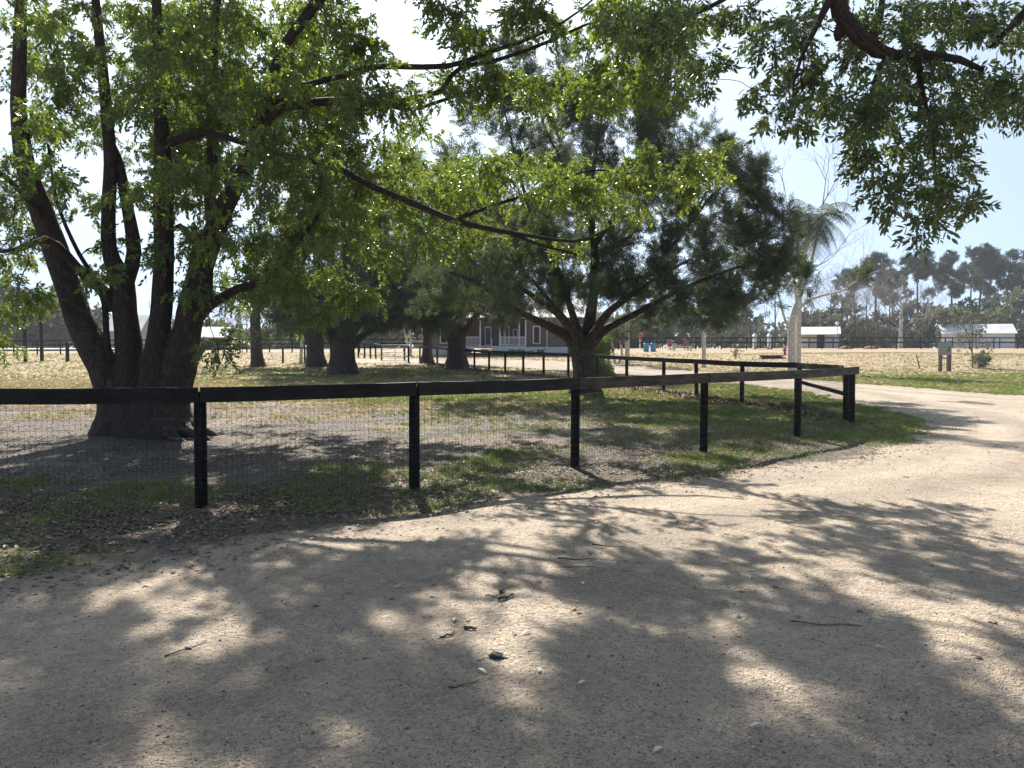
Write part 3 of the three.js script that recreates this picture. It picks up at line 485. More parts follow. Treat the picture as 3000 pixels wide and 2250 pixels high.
// ---------------------------------------------------------------- the tree on the right whose boughs hang into the picture
{
  const T = new Tree('broadleaf_tree', 'dark glossy-leaved tree whose curved bough hangs over the drive at upper right', onGround(8.2, -0.5), 202);
  T.limb('trunk', [[V3(8.2, -0.2, 0.5), 0.55], [V3(8.15, 0.6, 0.45), 0.42], [V3(8.0, 2.2, 0.2), 0.36], [V3(7.6, 4.2, -0.6), 0.3], [V3(7.1, 6.2, -1.8), 0.22], [V3(6.9, 8.4, -2.6), 0.12], [V3(6.6, 10, -3), 0.04]], { seg: 20, nl: 6, lobes: (t) => 0.2 * (1 - smooth(0, 0.25, t)), bareTo: 0.5 });
  T.limb('limb', [[V3(7.5, 4.4, -0.8), 0.2], [V3(6.4, 6.0, -2.6), 0.16], [V3(4.9, 6.6, -4.8), 0.125], [at(2440, -260, 6.6), 0.1], [at(2452, -40, 7), 0.085], [at(2470, 60, 7.1), 0.08], [at(2545, 125, 7.15), 0.072], [at(2600, 168, 7.2), 0.06], [at(2690, 162, 7.2), 0.045], [at(2780, 165, 7.1), 0.036], [at(2880, 205, 6.9), 0.022]], { seg: 12, bareTo: 0.35 });
  T.limb('limb', [[at(2470, 60, 7.1), 0.05], [at(2455, 110, 7.2), 0.05], [at(2452, 118, 7.2), 0.02]], { step: 0.05 });
  T.limb('limb', [[at(2545, 125, 7.15), 0.04], [at(2575, 60, 7.4), 0.035], [at(2590, -60, 7.8), 0.02]], {});
  T.limb('limb', [[at(2690, 162, 7.2), 0.03], [at(2700, 260, 7.2), 0.02], [at(2735, 400, 7.1), 0.014], [at(2740, 540, 7), 0.008]], {});
  T.limb('limb', [[at(2600, 168, 7.2), 0.03], [at(2560, 240, 7.0), 0.018], [at(2590, 380, 7), 0.01]], {});
  T.limb('limb', [[at(2440, -260, 6.6), 0.06], [at(2300, -140, 7.2), 0.04], [at(2150, -20, 7.6), 0.026], [at(2000, 60, 8), 0.014]], {});
  T.limb('limb', [[at(2452, -40, 7), 0.04], [at(2380, 100, 7), 0.024], [at(2330, 220, 6.9), 0.012], [at(2320, 330, 6.9), 0.006]], {});
  T.limb('limb', [[V3(6.4, 6.0, -2.6), 0.1], [at(3150, -100, 6.4), 0.06], [at(2980, 60, 6.8), 0.035], [at(2900, 140, 7), 0.015]], {});
  const rows = ['45677777', '.1146765', '...10661', '....0441', '.....11.'];
  fromRows(T, rows, 1800, 0, (px, py) => (px > 2350 && py < 260 ? [6.8, 9.2] : [6.4, 8.6]), 0.24, 0.19, 34, 5.6);
  for (const [x, y] of [[2330, 370], [2260, 330], [2310, 300], [2200, 260], [2070, 230], [2060, 180], [1960, 120], [1890, 90], [2630, 600], [2600, 560], [2800, 590], [2830, 610], [2760, 550], [2790, 480], [2700, 520], [2530, 440], [2510, 370], [2500, 300], [2880, 300], [2960, 330], [2980, 250]]) T.clump(at(x, y, 6.6 + T.r()), 0.17, 0.15, 24);
  for (let k = 0; k < 150; k++) { const c = V3(6 + (T.r() * 2 - 1) * 3.6, 6.2 + T.r() * 3.6, -3.6 + (T.r() * 2 - 1) * 3.4), [, py, dd] = proj(c); if (dd > 0.5 && py > -60) continue; T.clump(c, 0.4, 0.3, 22); }
  T.grow({ thick: 0.007, ends: 7, droop: 0.35, twigEnd: 0.002 });
  T.finish(SPRIG_OAK, M.oak, (c, p, col) => { const y = smooth(0.6, 1, c); col.setRGB(mix(0.75, 1.5, y), mix(0.8, 1.3, y), mix(0.9, 0.9, y)); }, M.twig, { leafGeo: LEAF_OAK, leafMat: M.oak, leafCount: 300 });
}
// ---------------------------------------------------------------- cedars
const cedarTint = (c, p, col) => { const y = smooth(0.6, 1, c); col.setRGB(mix(0.75, 1.25, y), mix(0.8, 1.25, y), mix(0.85, 1.05, y)); };
function moss(T, list, seed) {   // grey moss hanging in strands
  const r = rng(seed), w = new Twigs();
  for (const [px, py, d, n, len] of list) for (let i = 0; i < n; i++) { let p = at(px + (r() - 0.5) * 90, py + (r() - 0.5) * 40, d + (r() - 0.5)).sub(T.base); const L = len * (0.4 + 0.8 * r()), pts = [p]; for (let k = 1; k <= 4; k++) pts.push(p = p.clone().add(V3((r() - 0.5) * 0.05, -L / 4, (r() - 0.5) * 0.05))); w.path(pts, 0.016, 0.004, 3); }
  tag(part(T.g, 'hanging_moss', w.geo(), M.moss), null, null, null, 'stuff');
}
{
  const b = gp(1714, 1157), D = -b.z, T = new Tree('cedar_tree', 'wide spreading dark cedar forking low, alone at the middle of the paddock', b, 303, { bark: M.cedarBark });
  T.limb('trunk', [[1716, 1172, D, 124], [1715, 1150, D, 96], [1713, 1125, D, 72], [1710, 1080, D, 60], [1704, 1030, D, 62], [1702, 1000, D, 66], [1706, 965, D, 30]], { seg: 26, step: 0.1, nl: 6, lobes: (t) => mix(0.3, 0.16, smooth(0, 0.4, t)), bareTo: 2 });
  const L = (pts, o) => T.limb('limb', pts, { seg: 10, bareTo: 0.3, ...o });
  L([[1690, 1030, D, 44], [1668, 990, D, 34], [1620, 962, D - 0.3, 26], [1562, 933, D - 0.7, 20], [1480, 890, D - 1.2, 15], [1400, 830, D - 1.6, 10], [1300, 790, D - 2, 6]]);
  L([[1695, 1020, D, 38], [1672, 965, D + 0.2, 26], [1630, 915, D + 0.3, 22], [1565, 870, D + 0.4, 16], [1480, 810, D + 0.5, 12], [1400, 740, D + 0.6, 7], [1330, 690, D + 0.6, 4]]);
  L([[1700, 1010, D, 36], [1686, 950, D - 0.3, 24], [1664, 880, D - 0.5, 19], [1630, 780, D - 0.6, 15], [1560, 640, D - 0.6, 11], [1520, 500, D - 0.4, 8], [1480, 330, D - 0.2, 4], [1470, 260, D, 2]]);
  L([[1712, 1020, D, 46], [1726, 950, D + 0.1, 36], [1738, 860, D + 0.2, 29], [1742, 740, D + 0.3, 24], [1730, 600, D + 0.3, 19], [1745, 450, D + 0.3, 13], [1765, 330, D + 0.3, 8], [1780, 240, D + 0.3, 3]]);
  L([[1722, 1020, D - 0.1, 40], [1760, 975, D - 0.4, 28], [1800, 950, D - 0.6, 22], [1852, 924, D - 0.8, 18], [1930, 880, D - 1.1, 15], [2060, 820, D - 1.4, 11], [2200, 770, D - 1.6, 7], [2310, 740, D - 1.7, 3]]);
  L([[1722, 1005, D + 0.2, 34], [1772, 925, D + 0.5, 24], [1850, 860, D + 0.8, 19], [1910, 790, D + 1, 15], [2010, 670, D + 1.2, 11], [2100, 560, D + 1.3, 7], [2200, 500, D + 1.4, 3]]);
  L([[1740, 720, D + 0.3, 18], [1820, 600, D - 0.2, 13], [1880, 480, D - 0.5, 9], [1905, 340, D - 0.6, 4]]);
  L([[1700, 1000, D - 0.2, 30], [1650, 930, D - 1.3, 18], [1600, 870, D - 2.2, 13], [1560, 820, D - 2.8, 8]]);
  L([[1722, 1000, D - 0.2, 28], [1800, 900, D - 1.4, 17], [1900, 830, D - 2.4, 12], [2020, 760, D - 3, 6]]);
  L([[1733, 640, D + 0.3, 14], [1660, 500, D + 0.7, 9], [1600, 380, D + 0.9, 5], [1570, 280, D + 1, 3]]);
  L([[2010, 670, D + 1.2, 8], [2080, 540, D + 0.8, 5], [2110, 430, D + 0.6, 3]]);
  const rows = ['..33541...', '..23553..', '...46665..', '.356778730', '.577777851', '.3677478851'];
  fromRows(T, rows, 1050, 150, (px, py) => (py > 780 ? [D - 3.2, D + 2.6] : [D - 2.2, D + 2.4]), 0.5, 0.6, 46, 11.5, (c) => { const [x, y] = proj(c); return y < (x < 1330 ? 900 : x < 1900 ? 900 : x < 2150 ? 930 : 885); });
  for (const [x, y] of [[1475, 250], [1480, 310], [1570, 290], [1780, 235], [1775, 300], [1905, 330], [1890, 400], [2110, 430], [2105, 480], [2230, 490], [2200, 540], [2240, 600], [1690, 330], [1640, 290], [2310, 740], [2290, 800], [2230, 690]]) for (let q = 0; q < 3; q++) T.clump(at(x + (T.r() - 0.5) * 40, y + (T.r() - 0.5) * 40, D + T.r() - 0.5), 0.3, 0.42, 26);
  T.grow({ thick: 0.014, ends: 8, droop: -0.4, sprigScale: 0.95 });
  T.finish(SPRAY, M.cedar, cedarTint, M.twig);
}
function midCedar(label, basePx, basePy, wBase, wTrunk, forkPy, limbs, rows, x0, y0, dr, seed, mossList, o = {}) {
  const b = gp(basePx, basePy), D = -b.z, T = new Tree('cedar_tree', label, b, seed, { bark: M.cedarBark, ...o }), lean = o.leanPx || 0, span = basePy - forkPy;
  T.limb('trunk', [[basePx, basePy + 10, D, wBase * 1.15], [basePx, basePy - span * 0.12, D, mix(wBase, wTrunk, 0.55)], [basePx + lean * 0.3, basePy - span * 0.35, D, wTrunk], [basePx + lean * 0.7, basePy - span * 0.75, D, wTrunk * 0.94], [basePx + lean, forkPy, D, wTrunk * 0.8], [basePx + lean, forkPy - 50, D, wTrunk * 0.35]], { seg: 22, step: 0.15, nl: 6, lobes: (t) => mix(0.3, 0.12, smooth(0, 0.4, t)), bareTo: 2 });
  for (const l of limbs) T.limb('limb', l.map(([x, y, dd, w]) => [x, y, D + dd, w]), { bareTo: 0.3, step: 0.4 });
  fromRows(T, rows, x0, y0, [D + dr[0], D + dr[1]], 0.85, 0.7, 30, o.per || 12, (c) => { const [x, y] = proj(c); return y < (x > 1330 ? 900 : x > 1180 ? 930 : 935); });
  T.grow({ thick: 0.02, ends: 8, droop: o.droop ?? 0.05, sprigScale: 1.75 });
  T.finish(SPRAY, M.cedar, cedarTint, M.twig);
  if (mossList) moss(T, mossList.map(([x, y, n, l]) => [x, y, D - 0.8, n, l]), seed + 5);
  return T;
}
midCedar('stout cedar with a low right-hand branch, second trunk left of the house', 1003, 1096, 98, 74, 985, [
  [[985, 1010, 0, 40], [960, 960, -0.3, 28], [945, 900, -0.6, 20], [900, 820, -1, 12], [860, 740, -1.2, 6]], [[1005, 1000, 0, 44], [1010, 920, 0.2, 34], [1020, 820, 0.2, 26], [1010, 700, 0.2, 16], [1000, 560, 0.2, 6]],
  [[1030, 1010, 0, 30], [1060, 985, -0.4, 20], [1100, 962, -0.8, 15], [1150, 930, -1.2, 10], [1210, 900, -1.5, 5]], [[1020, 990, 0, 24], [1060, 940, 0.4, 16], [1100, 860, 0.6, 10], [1130, 760, 0.6, 5]]],
  ['.244.', '5777.', '68877', '57865', '23221'], 780, 440, [-2.6, 2.6], 404, [[985, 930, 14, 0.9], [1060, 940, 20, 1.0]]);
midCedar('cedar with a leaning double trunk just left of the stout cedar', 925, 1074, 74, 52, 1000, [
  [[915, 1010, 0, 34], [895, 960, -0.2, 24], [880, 900, -0.4, 16], [850, 820, -0.5, 8]], [[932, 1010, 0, 34], [936, 950, 0.2, 26], [930, 860, 0.3, 18], [920, 740, 0.3, 8]]],
  ['.24', '477', '588', '463'], 720, 520, [-2.2, 2.2], 505, [[940, 960, 10, 0.7]], { leanPx: -4 });
midCedar('broad mossy cedar trunk standing in front of the house porch', 1338, 1080, 84, 56, 970, [
  [[1325, 1000, 0, 30], [1300, 940, -0.5, 20], [1240, 890, -1, 13], [1180, 850, -1.6, 7]], [[1340, 990, 0, 34], [1345, 900, 0.1, 26], [1350, 780, 0.1, 16], [1360, 640, 0.1, 7]], [[1352, 990, 0, 24], [1390, 930, -0.3, 16], [1440, 880, -0.6, 9], [1480, 840, -0.8, 5]]],
  ['.136', '2567', '7875', '8874', '3100'], 1090, 420, [-2.8, 2.4], 606, [[1340, 900, 26, 1.2], [1400, 900, 30, 1.3], [1300, 920, 20, 1.0], [1450, 880, 16, 1.1]]);
midCedar('slim dark cedar trunk at the left end of the house', 1252, 1064, 46, 28, 985, [[[1250, 995, 0, 20], [1240, 920, 0.2, 13], [1225, 820, 0.3, 6]], [[1254, 995, 0, 18], [1280, 920, 0.3, 10], [1300, 850, 0.3, 4]]], ['24', '66', '87'], 1110, 560, [-2, 2], 707, null);
{
  const b = gp(756, 1074), D = -b.z, T = new Tree('broadleaf_tree', 'straight grey trunk with a flared foot, leftmost of the trees near the cedars', b, 808);
  T.limb('trunk', [[756, 1082, D, 74], [756, 1066, D, 46], [753, 1045, D, 34], [750, 1000, D, 31], [748, 940, D, 30], [745, 860, D, 22], [750, 760, D, 12], [745, 660, D, 5]], { seg: 18, step: 0.2, nl: 6, lobes: (t) => 0.25 * (1 - smooth(0, 0.2, t)), bareTo: 0.45 });
  T.limb('limb', [[748, 930, D, 14], [700, 880, D - 0.4, 8], [650, 840, D - 0.6, 4]], {}); T.limb('limb', [[749, 920, D, 14], [800, 870, D - 0.4, 8], [840, 820, D - 0.5, 4]], {});
  fromRows(T, ['.3.', '464', '687', '354'], 560, 480, [D - 2, D + 2], 0.85, 0.65, 26, 6);
  T.grow({ thick: 0.02, ends: 7, droop: 0.3, sprigScale: 2.4 });
  T.finish(SPRIG, M.oak, (c, p, col) => col.setRGB(0.85 + 0.5 * c, 0.9 + 0.4 * c, 0.9), M.twig);
}

// ---------------------------------------------------------------- pale bare tree, palms and small trees of the middle distance
function bareCrown(T, starts, levels, seed, o = {}) {   // recursive bare branching
  const r = rng(seed), w = T.tw;
  const go = (p, dir, len, rad, lv) => {
    const pts = [p]; let q = p, d = dir.clone(); const n = 3;
    for (let i = 0; i < n; i++) { d.add(V3(r() - 0.5, (r() - 0.5) + (o.lift ?? 0.12), r() - 0.5).multiplyScalar(0.42)).normalize(); q = q.clone().addScaledVector(d, len / n); pts.push(q); }
    w.path(pts.map((x) => x.clone().sub(T.base)), rad, rad * 0.55, lv > 2 ? 5 : 3);
    if (lv <= 0) return;
    const k = 2 + (r() < 0.55 ? 1 : 0); for (let i = 0; i < k; i++) { const at2 = pts[1 + Math.floor(r() * n)], nd = d.clone().add(V3(r() - 0.5, r() - 0.35, r() - 0.5).multiplyScalar(1.5)).normalize(); go(i ? at2 : q, nd, len * (0.62 + 0.25 * r()), Math.max(rad * 0.58, o.min || 0.003), lv - 1); }
  };
  for (const [p, d, l, rad] of starts) go(p, d.normalize(), l, rad, levels);
}
{
  const b = gp(2318, 1089), D = -b.z, T = new Tree('bare_tree', 'leafless pale-barked tree with a long bare limb reaching right', b, 909, { bark: M.paleBark });
  T.limb('trunk', [[2316, 1096, D, 34], [2318, 1080, D, 24], [2318, 1020, D, 22], [2320, 950, D, 20], [2330, 900, D, 15], [2352, 850, D, 11], [2372, 790, D, 9], [2392, 700, D, 7], [2410, 600, D, 4], [2420, 520, D, 2]], { seg: 12, step: 0.3 });
  T.limb('limb', [[2322, 940, D, 14], [2345, 900, D - 0.4, 9], [2390, 872, D - 0.8, 7], [2470, 850, D - 1.2, 6], [2520, 815, D - 1.4, 5], [2580, 790, D - 1.6, 2]], { step: 0.3 });
  T.limb('limb', [[2312, 960, D, 10], [2298, 930, D + 0.3, 8], [2285, 880, D + 0.5, 5], [2270, 800, D + 0.6, 3]], { step: 0.3 });
  T.limb('limb', [[2334, 890, D, 8], [2325, 800, D + 0.4, 6], [2318, 700, D + 0.5, 4], [2300, 560, D + 0.6, 2]], { step: 0.3 });
  const st = []; for (const [x, y, dx, dy, l, rd] of [[2410, 600, 0.2, 1, 1.5, 0.03], [2300, 560, -0.3, 1, 1.5, 0.025], [2392, 700, 0.8, 0.7, 1.7, 0.03], [2580, 790, 0.8, 0.6, 1.3, 0.02], [2470, 850, 0.6, 0.8, 1.5, 0.02], [2372, 790, 1, 0.5, 1.8, 0.03], [2318, 700, -0.7, 0.8, 1.5, 0.025], [2420, 520, 0.4, 1, 1.4, 0.02], [2352, 850, 1, 0.35, 1.6, 0.025], [2400, 660, 1, 0.4, 1.7, 0.025], [2420, 530, -0.5, 1, 1.4, 0.02], [2325, 800, -0.9, 0.3, 1.2, 0.02]]) st.push([at(x, y, D), V3(dx, dy, (T.r() - 0.5) * 0.8), l, rd]);
  bareCrown(T, st, 4, 91); T.finish(null, null, null, M.bareTwig);
}
function palm(label, bx, by, w, topx, topy, frondLen, nf, seed) {
  const b = gp(bx, by), D = -b.z, T = new Tree('palm_tree', label, b, seed, { bark: M.paleBark, category: 'palm' }), r = T.r;
  T.limb('trunk', [[bx, by + 8, D, w * 1.5], [bx, by - 6, D, w * 1.08], [mix(bx, topx, 0.06), mix(by, topy, 0.4), D, w], [mix(bx, topx, 0.3), mix(by, topy, 0.72), D, w * 0.95], [topx, topy, D, w * 0.9]], { seg: 12, step: 0.2, rough: 0.06 });
  const c = at(topx, topy, D).sub(b);
  const rib = []; for (let k = 0; k < nf; k++) {
    const az = k * 2.4 + r(), el = 1.1 - 2.0 * (k / nf) + 0.3 * (r() - 0.5), P = [], I = [], L = frondLen * (0.8 + 0.4 * r()); let p = c.clone(), d = V3(Math.cos(az) * Math.cos(el), Math.sin(el), Math.sin(az) * Math.cos(el)); const n = 14;
    for (let i = 0; i < n; i++) {
      const q = p.clone().addScaledVector(d, L / n), s = V3().crossVectors(d, V3(0, 1, 0)).normalize(), ll = L * 0.3 * Math.sin(Math.PI * (0.15 + 0.8 * i / n));
      for (const sg of [-1, 1]) for (let m = 0; m < 2; m++) { const o = P.length / 3, base = p.clone().lerp(q, m / 2), tip = base.clone().addScaledVector(s, sg * ll).addScaledVector(d, ll * 0.6).add(V3(0, -ll * (0.5 + 0.5 * r()), 0)), wd = d.clone().multiplyScalar(0.05); P.push(base.x, base.y, base.z, base.x + wd.x, base.y + wd.y, base.z + wd.z, tip.x, tip.y, tip.z); I.push(o, o + 1, o + 2); }
      p = q; d.y -= 0.11 + 0.02 * i * 0.3; d.normalize();
    }
    const g = new THREE.BufferGeometry(); g.setAttribute('position', new THREE.Float32BufferAttribute(P, 3)); g.setIndex(I); g.computeVertexNormals(); part(T.g, 'frond', g, M.palm);
  }
}
palm('palm with drooping grey-green fronds right beside the pale bare tree', 2337, 1088, 17, 2385, 640, 2.3, 34, 911);
palm('palm with a slim reddish trunk and flared foot behind the back fence', 2062, 1077, 12, 2064, 800, 2.0, 26, 912);
palm('palm with a pale ringed trunk just right of the cedar', 1838, 1066, 13, 1843, 800, 2.0, 26, 913);
function smallTree(name, label, bx, by, stems, clumps, seed, o = {}) {
  const b = gp(bx, by), D = -b.z, T = new Tree(name, label, b, seed, { bark: o.bark || M.paleBark, category: o.category, group: o.group });
  for (const s of stems) T.limb('trunk', s.map(([x, y, w]) => [x, y, D, w]), { seg: 8, step: 0.3, bareTo: 0.5 });
  for (const [x, y, rx, ry, n] of clumps) for (let q = 0; q < n; q++) T.clump(at(x + (T.r() - 0.5) * 2 * rx, y + (T.r() - 0.5) * 2 * ry, D + (T.r() - 0.5) * 2), o.cr || 0.5, o.ch || 0.45, o.n || 22);
  T.grow({ thick: 0.014, ends: 6, droop: 0.1, sprigScale: o.scale || 1.8 }); T.finish(o.geo || SPRIG, o.mat || M.farGreen, o.tint || ((c, p, col) => col.setRGB(0.8 + 0.5 * c, 0.85 + 0.4 * c, 0.9)), o.twig || M.twig); return T;
}
smallTree('small_tree', 'small tree with two curved stems standing left of the pale palm', 1808, 1066, [[[1802, 1068, 9], [1796, 1030, 7], [1794, 1000, 6], [1800, 960, 4]], [[1812, 1068, 9], [1822, 1035, 7], [1818, 1005, 7], [1825, 960, 4]]], [[1812, 960, 50, 30, 16]], 921);
smallTree('small_tree', 'crape myrtle with smooth tan stems in front of the house door', 1452, 1034, [[[1454, 1036, 11], [1452, 1000, 8], [1450, 960, 7], [1452, 900, 4]]], [[1452, 900, 40, 30, 6]], 922, { n: 10 });
smallTree('small_tree', 'tan twin-stemmed tree against the right end of the house', 1608, 1034, [[[1602, 1036, 8], [1600, 990, 6], [1596, 940, 4]], [[1616, 1036, 8], [1618, 990, 6], [1626, 940, 4]]], [[1610, 925, 40, 25, 5]], 923, { n: 10 });
smallTree('small_tree', 'thin reddish stem tree beyond the tube gate', 1202, 1042, [[[1202, 1044, 9], [1204, 1000, 7], [1196, 950, 4]], [[1203, 1040, 6], [1190, 990, 5], [1180, 950, 3]]], [[1190, 940, 50, 30, 8]], 924, { n: 14 });
smallTree('small_tree', 'slender tan trunk rising through the black hitching rail', 883, 1062, [[[882, 1066, 14], [882, 1045, 10], [884, 1000, 8], [882, 940, 5]]], [[870, 960, 30, 25, 7]], 925, { n: 14, mat: M.camphor });
smallTree('young_tree', 'sparse young tree beside the grey utility box', 2846, 1078, [[[2850, 1082, 4], [2848, 1030, 3], [2848, 980, 2.4], [2852, 930, 1.4]], [[2849, 1040, 2.4], [2838, 1000, 1.8], [2822, 950, 1]]], [[2850, 960, 60, 45, 22], [2845, 1010, 40, 25, 6]], 926, { bark: M.cedarBark, n: 9, mat: M.farGreen, scale: 1.3, tint: (c, p, col) => col.setRGB(1.4, 1.3, 1.3) });
smallTree('bush', 'low round green bush at the foot of the young tree', 2866, 1080, [[[2862, 1082, 6], [2866, 1060, 4]]], [[2870, 1058, 18, 14, 9]], 927, { category: 'bush', n: 26, cr: 0.3, ch: 0.26, mat: M.farGreen, scale: 1.2 });
smallTree('bush', 'tall clipped green shrub behind the fence right of the cedar trunk', 1752, 1104, [[[1752, 1108, 6], [1750, 1060, 4]]], [[1750, 1015, 24, 26, 26], [1740, 1060, 20, 30, 14]], 928, { category: 'bush', n: 30, cr: 0.32, ch: 0.32, geo: SPRAY, mat: M.grass, scale: 0.8 });
smallTree('bush', 'leafy low shrub in front of the clipped one at the drive edge', 1774, 1108, [[[1774, 1110, 5], [1774, 1085, 4]]], [[1774, 1082, 20, 22, 16]], 929, { category: 'bush', n: 28, cr: 0.28, ch: 0.25, mat: M.camphor, scale: 1.1 });
smallTree('sapling', 'thin bare-stemmed sapling by the back fence near the pale tree', 2180, 1094, [[[2180, 1100, 3], [2172, 1060, 2], [2160, 1030, 1.5]], [[2182, 1098, 3], [2200, 1060, 2], [2215, 1035, 1.5]]], [[2150, 1025, 22, 10, 4]], 930, { n: 8, cr: 0.25, ch: 0.2, scale: 1 });

// ---------------------------------------------------------------- far trees
const WOODS = 'trees of the far wood';
function farTree(kind, label, px, topPy, d, seed, o = {}) {
  const x = at(px, 1000, d).x, b = onGround(x, d), hgt = at(px, topPy, d).y - b.y, T = new Tree(kind + '_tree', label, b, seed, { bark: o.bark || M.cedarBark, group: o.group }), r = T.r, top = V3(x + (r() - 0.5) * 0.8, b.y + hgt * 0.95, -d), spread = (o.w || hgt * 0.25);
  const tr = o.tr || hgt * 0.013;
  T.limb('trunk', [[b.clone().add(V3(0, -0.2, 0)), tr * 1.3], [b.clone().lerp(top, 0.35).add(V3(0.3 * (r() - 0.5), 0, 0)), tr], [b.clone().lerp(top, 0.7).add(V3(0.5 * (r() - 0.5), 0, 0)), tr * 0.6], [top, tr * 0.15]], { seg: 7, step: 1.2, bareTo: o.bare ?? 0.3 });
  if (kind === 'bare') {
    const st = []; for (let i = 0; i < 9; i++) { const t = 0.3 + 0.65 * i / 9, a = i * 2.4 + r(); st.push([b.clone().lerp(top, t), V3(Math.cos(a), 0.55 + 0.5 * r(), Math.sin(a)), hgt * 0.3 * (1.1 - 0.6 * t), tr * 0.36]); }
    bareCrown(T, st, o.levels ?? 3, seed + 3, { min: 0.012 }); T.finish(null, null, null, o.twig || M.greyTwig); return T;
  }
  const pine = kind === 'pine', y0 = o.y0 ?? (pine ? 0.5 : 0.12), n = o.n || 34;
  for (let i = 0; i < n; i++) { const t = y0 + (1 - y0) * Math.pow(r(), pine ? 0.65 : 0.9), prof = pine ? 0.35 + 0.65 * Math.sin(Math.PI * clamp((t - y0) / (1 - y0) * 0.8 + 0.15)) : Math.sqrt(Math.max(0.08, 1 - ((t - 0.5) / 0.56) ** 2)), a = r() * 6.28, q = Math.sqrt(r()) * spread * prof; T.clump(V3(mix(b.x, top.x, t) + Math.cos(a) * q, b.y + hgt * t, -d + Math.sin(a) * q * 0.8), o.cr || hgt * 0.06, (o.cr || hgt * 0.06) * (pine ? 0.55 : 0.8), o.sn || 16); }
  T.grow({ thick: hgt * 0.002, ends: 6, droop: pine ? -0.2 : 0.1, sprigScale: o.scale || (pine ? 1.6 : 1.5), twigEnd: 0.012 });
  const tn = o.tint || [1, 1, 1]; T.finish(pine ? PINETUFT : FARSPRIG, pine ? M.farPine : M.farGreen, (c, p, col) => col.setRGB(tn[0] * (0.75 + 0.5 * c), tn[1] * (0.75 + 0.5 * c), tn[2] * (0.75 + 0.5 * c)), o.twig || M.greyTwig);
  return T;
}
[[2560, 752, 150], [2690, 742, 148], [2786, 754, 150], [2868, 735, 152], [2900, 742, 156], [2962, 745, 150], [3000, 755, 146], [2480, 800, 160], [2610, 800, 165], [2840, 770, 165]].forEach(([x, y, d], i) => farTree('pine', ['pine with a domed crown over the bare limb tip at right', 'pine left of the twin tall pines, clear of the others', 'tall pine second from the open gap, small round crown', 'tallest pine behind the white shed', 'pine close behind the tallest pine', 'dark dense pine near the right edge', 'pine cut by the right edge of the picture', 'shorter pine behind the pale bare tree', 'thin pine between the domed pine and its right neighbour', 'thin pine in the gap behind the tall ones'][i], x, y, d, 1000 + i, { n: 19, sn: 13, cr: 0.9, group: 'pines of the far wood', w: 3.4, y0: 0.56 }));
farTree('bare', 'pale leafless tree with spreading limbs at the right-hand far fence', 2638, 850, 112, 1101, { bark: M.paleBark, levels: 4, tr: 0.26, twig: M.bareTwig });
[[2430, 830, 122], [2500, 790, 124], [2570, 815, 121], [2350, 850, 125], [2465, 840, 119], [2540, 850, 118], [2610, 830, 123], [2700, 860, 125]].forEach(([x, y, d], i, a) => farTree('bare', `grey leafless tree in the far wood right of the palm, ${nth(a.map((q) => q[0]), i)} from left`, x, y, d, 1110 + i, { levels: 4, group: 'grey bare trees right of the palm' }));
[[2420, 930], [2530, 940], [2600, 925], [2700, 880], [2760, 900], [2860, 880], [2930, 870], [2990, 850], [2470, 900], [2680, 960], [2380, 920], [2820, 930]].forEach(([x, y], i, a) => farTree('evergreen', `dark evergreen at the foot of the far right-hand wood, ${nth(a.map((q) => q[0]), i)} from left`, x, y, 126 + (i * 7) % 22, 1120 + i, { w: 4.6, n: 36, sn: 16, group: 'evergreens at the foot of the right-hand wood', tint: [[1, 1, 1], [1.25, 1.2, 0.9], [0.85, 0.9, 0.9]][i % 3] }));
farTree('evergreen', 'broad dark live oak behind the blue barrels', 1935, 920, 120, 1140, { w: 5.4, n: 50, tint: [0.8, 0.85, 0.95], y0: 0.3 });
[[2080, 880], [2140, 850], [2200, 840], [2040, 900], [2270, 830]].forEach(([x, y], i, a) => farTree(i % 2 ? 'evergreen' : 'bare', `${i % 2 ? 'grey-green' : 'thin bare'} tree in the wood behind the cedar's right side, ${nth(a.map((q) => q[0]), i)} from left`, x, y, 135 + i * 4, 1150 + i, { n: 34, w: 4, group: i % 2 ? 'grey-green trees behind the cedar' : 'bare trees behind the cedar' }));
[[20, 830], [95, 870], [170, 880], [-40, 820], [250, 900]].forEach(([x, y], i, a) => farTree('evergreen', `grey-green tree behind the dark poles at far left, ${nth(a.map((q) => q[0]), i)} from left`, x, y, 108 + i * 5, 1160 + i, { w: 4.2, n: 38, y0: 0.1, group: 'trees behind the dark poles', tint: [1.35, 1.3, 1.2] }));
[[470, 900], [560, 880], [660, 890], [720, 900], [840, 880], [960, 870], [1080, 880], [1160, 890]].forEach(([x, y], i, a) => farTree('bare', `hazy leafless tree beyond the left-hand fences, ${nth(a.map((q) => q[0]), i)} from left`, x, y, 128 + (i * 11) % 25, 1180 + i, { levels: 4, group: 'leafless trees beyond the left-hand fences' }));
farTree('bare', 'leafless tree with reddish winter twigs above the white pavilion', 700, 905, 118, 1195, { levels: 4, twig: std(C(0.33, 0.15, 0.14), 0.9) });
[[520, 960], [620, 950], [790, 965], [880, 950], [1000, 955], [1110, 950], [1700, 940], [1760, 930], [1850, 930]].forEach(([x, y], i, a) => farTree('evergreen', i > 5 ? `green tree behind the right end of the house, ${ORD[i - 6]} from left` : `low green tree at the foot of the left-hand wood, ${ORD[i]} from left`, x, y, (i > 5 ? 96 : 118) + (i * 5) % 14, 1200 + i, { w: 4, n: 34, y0: 0.05, tint: i % 2 ? [1.3, 1.25, 0.9] : [1, 1, 1], group: i > 5 ? 'green trees behind the house end' : 'green trees of the left-hand wood' }));
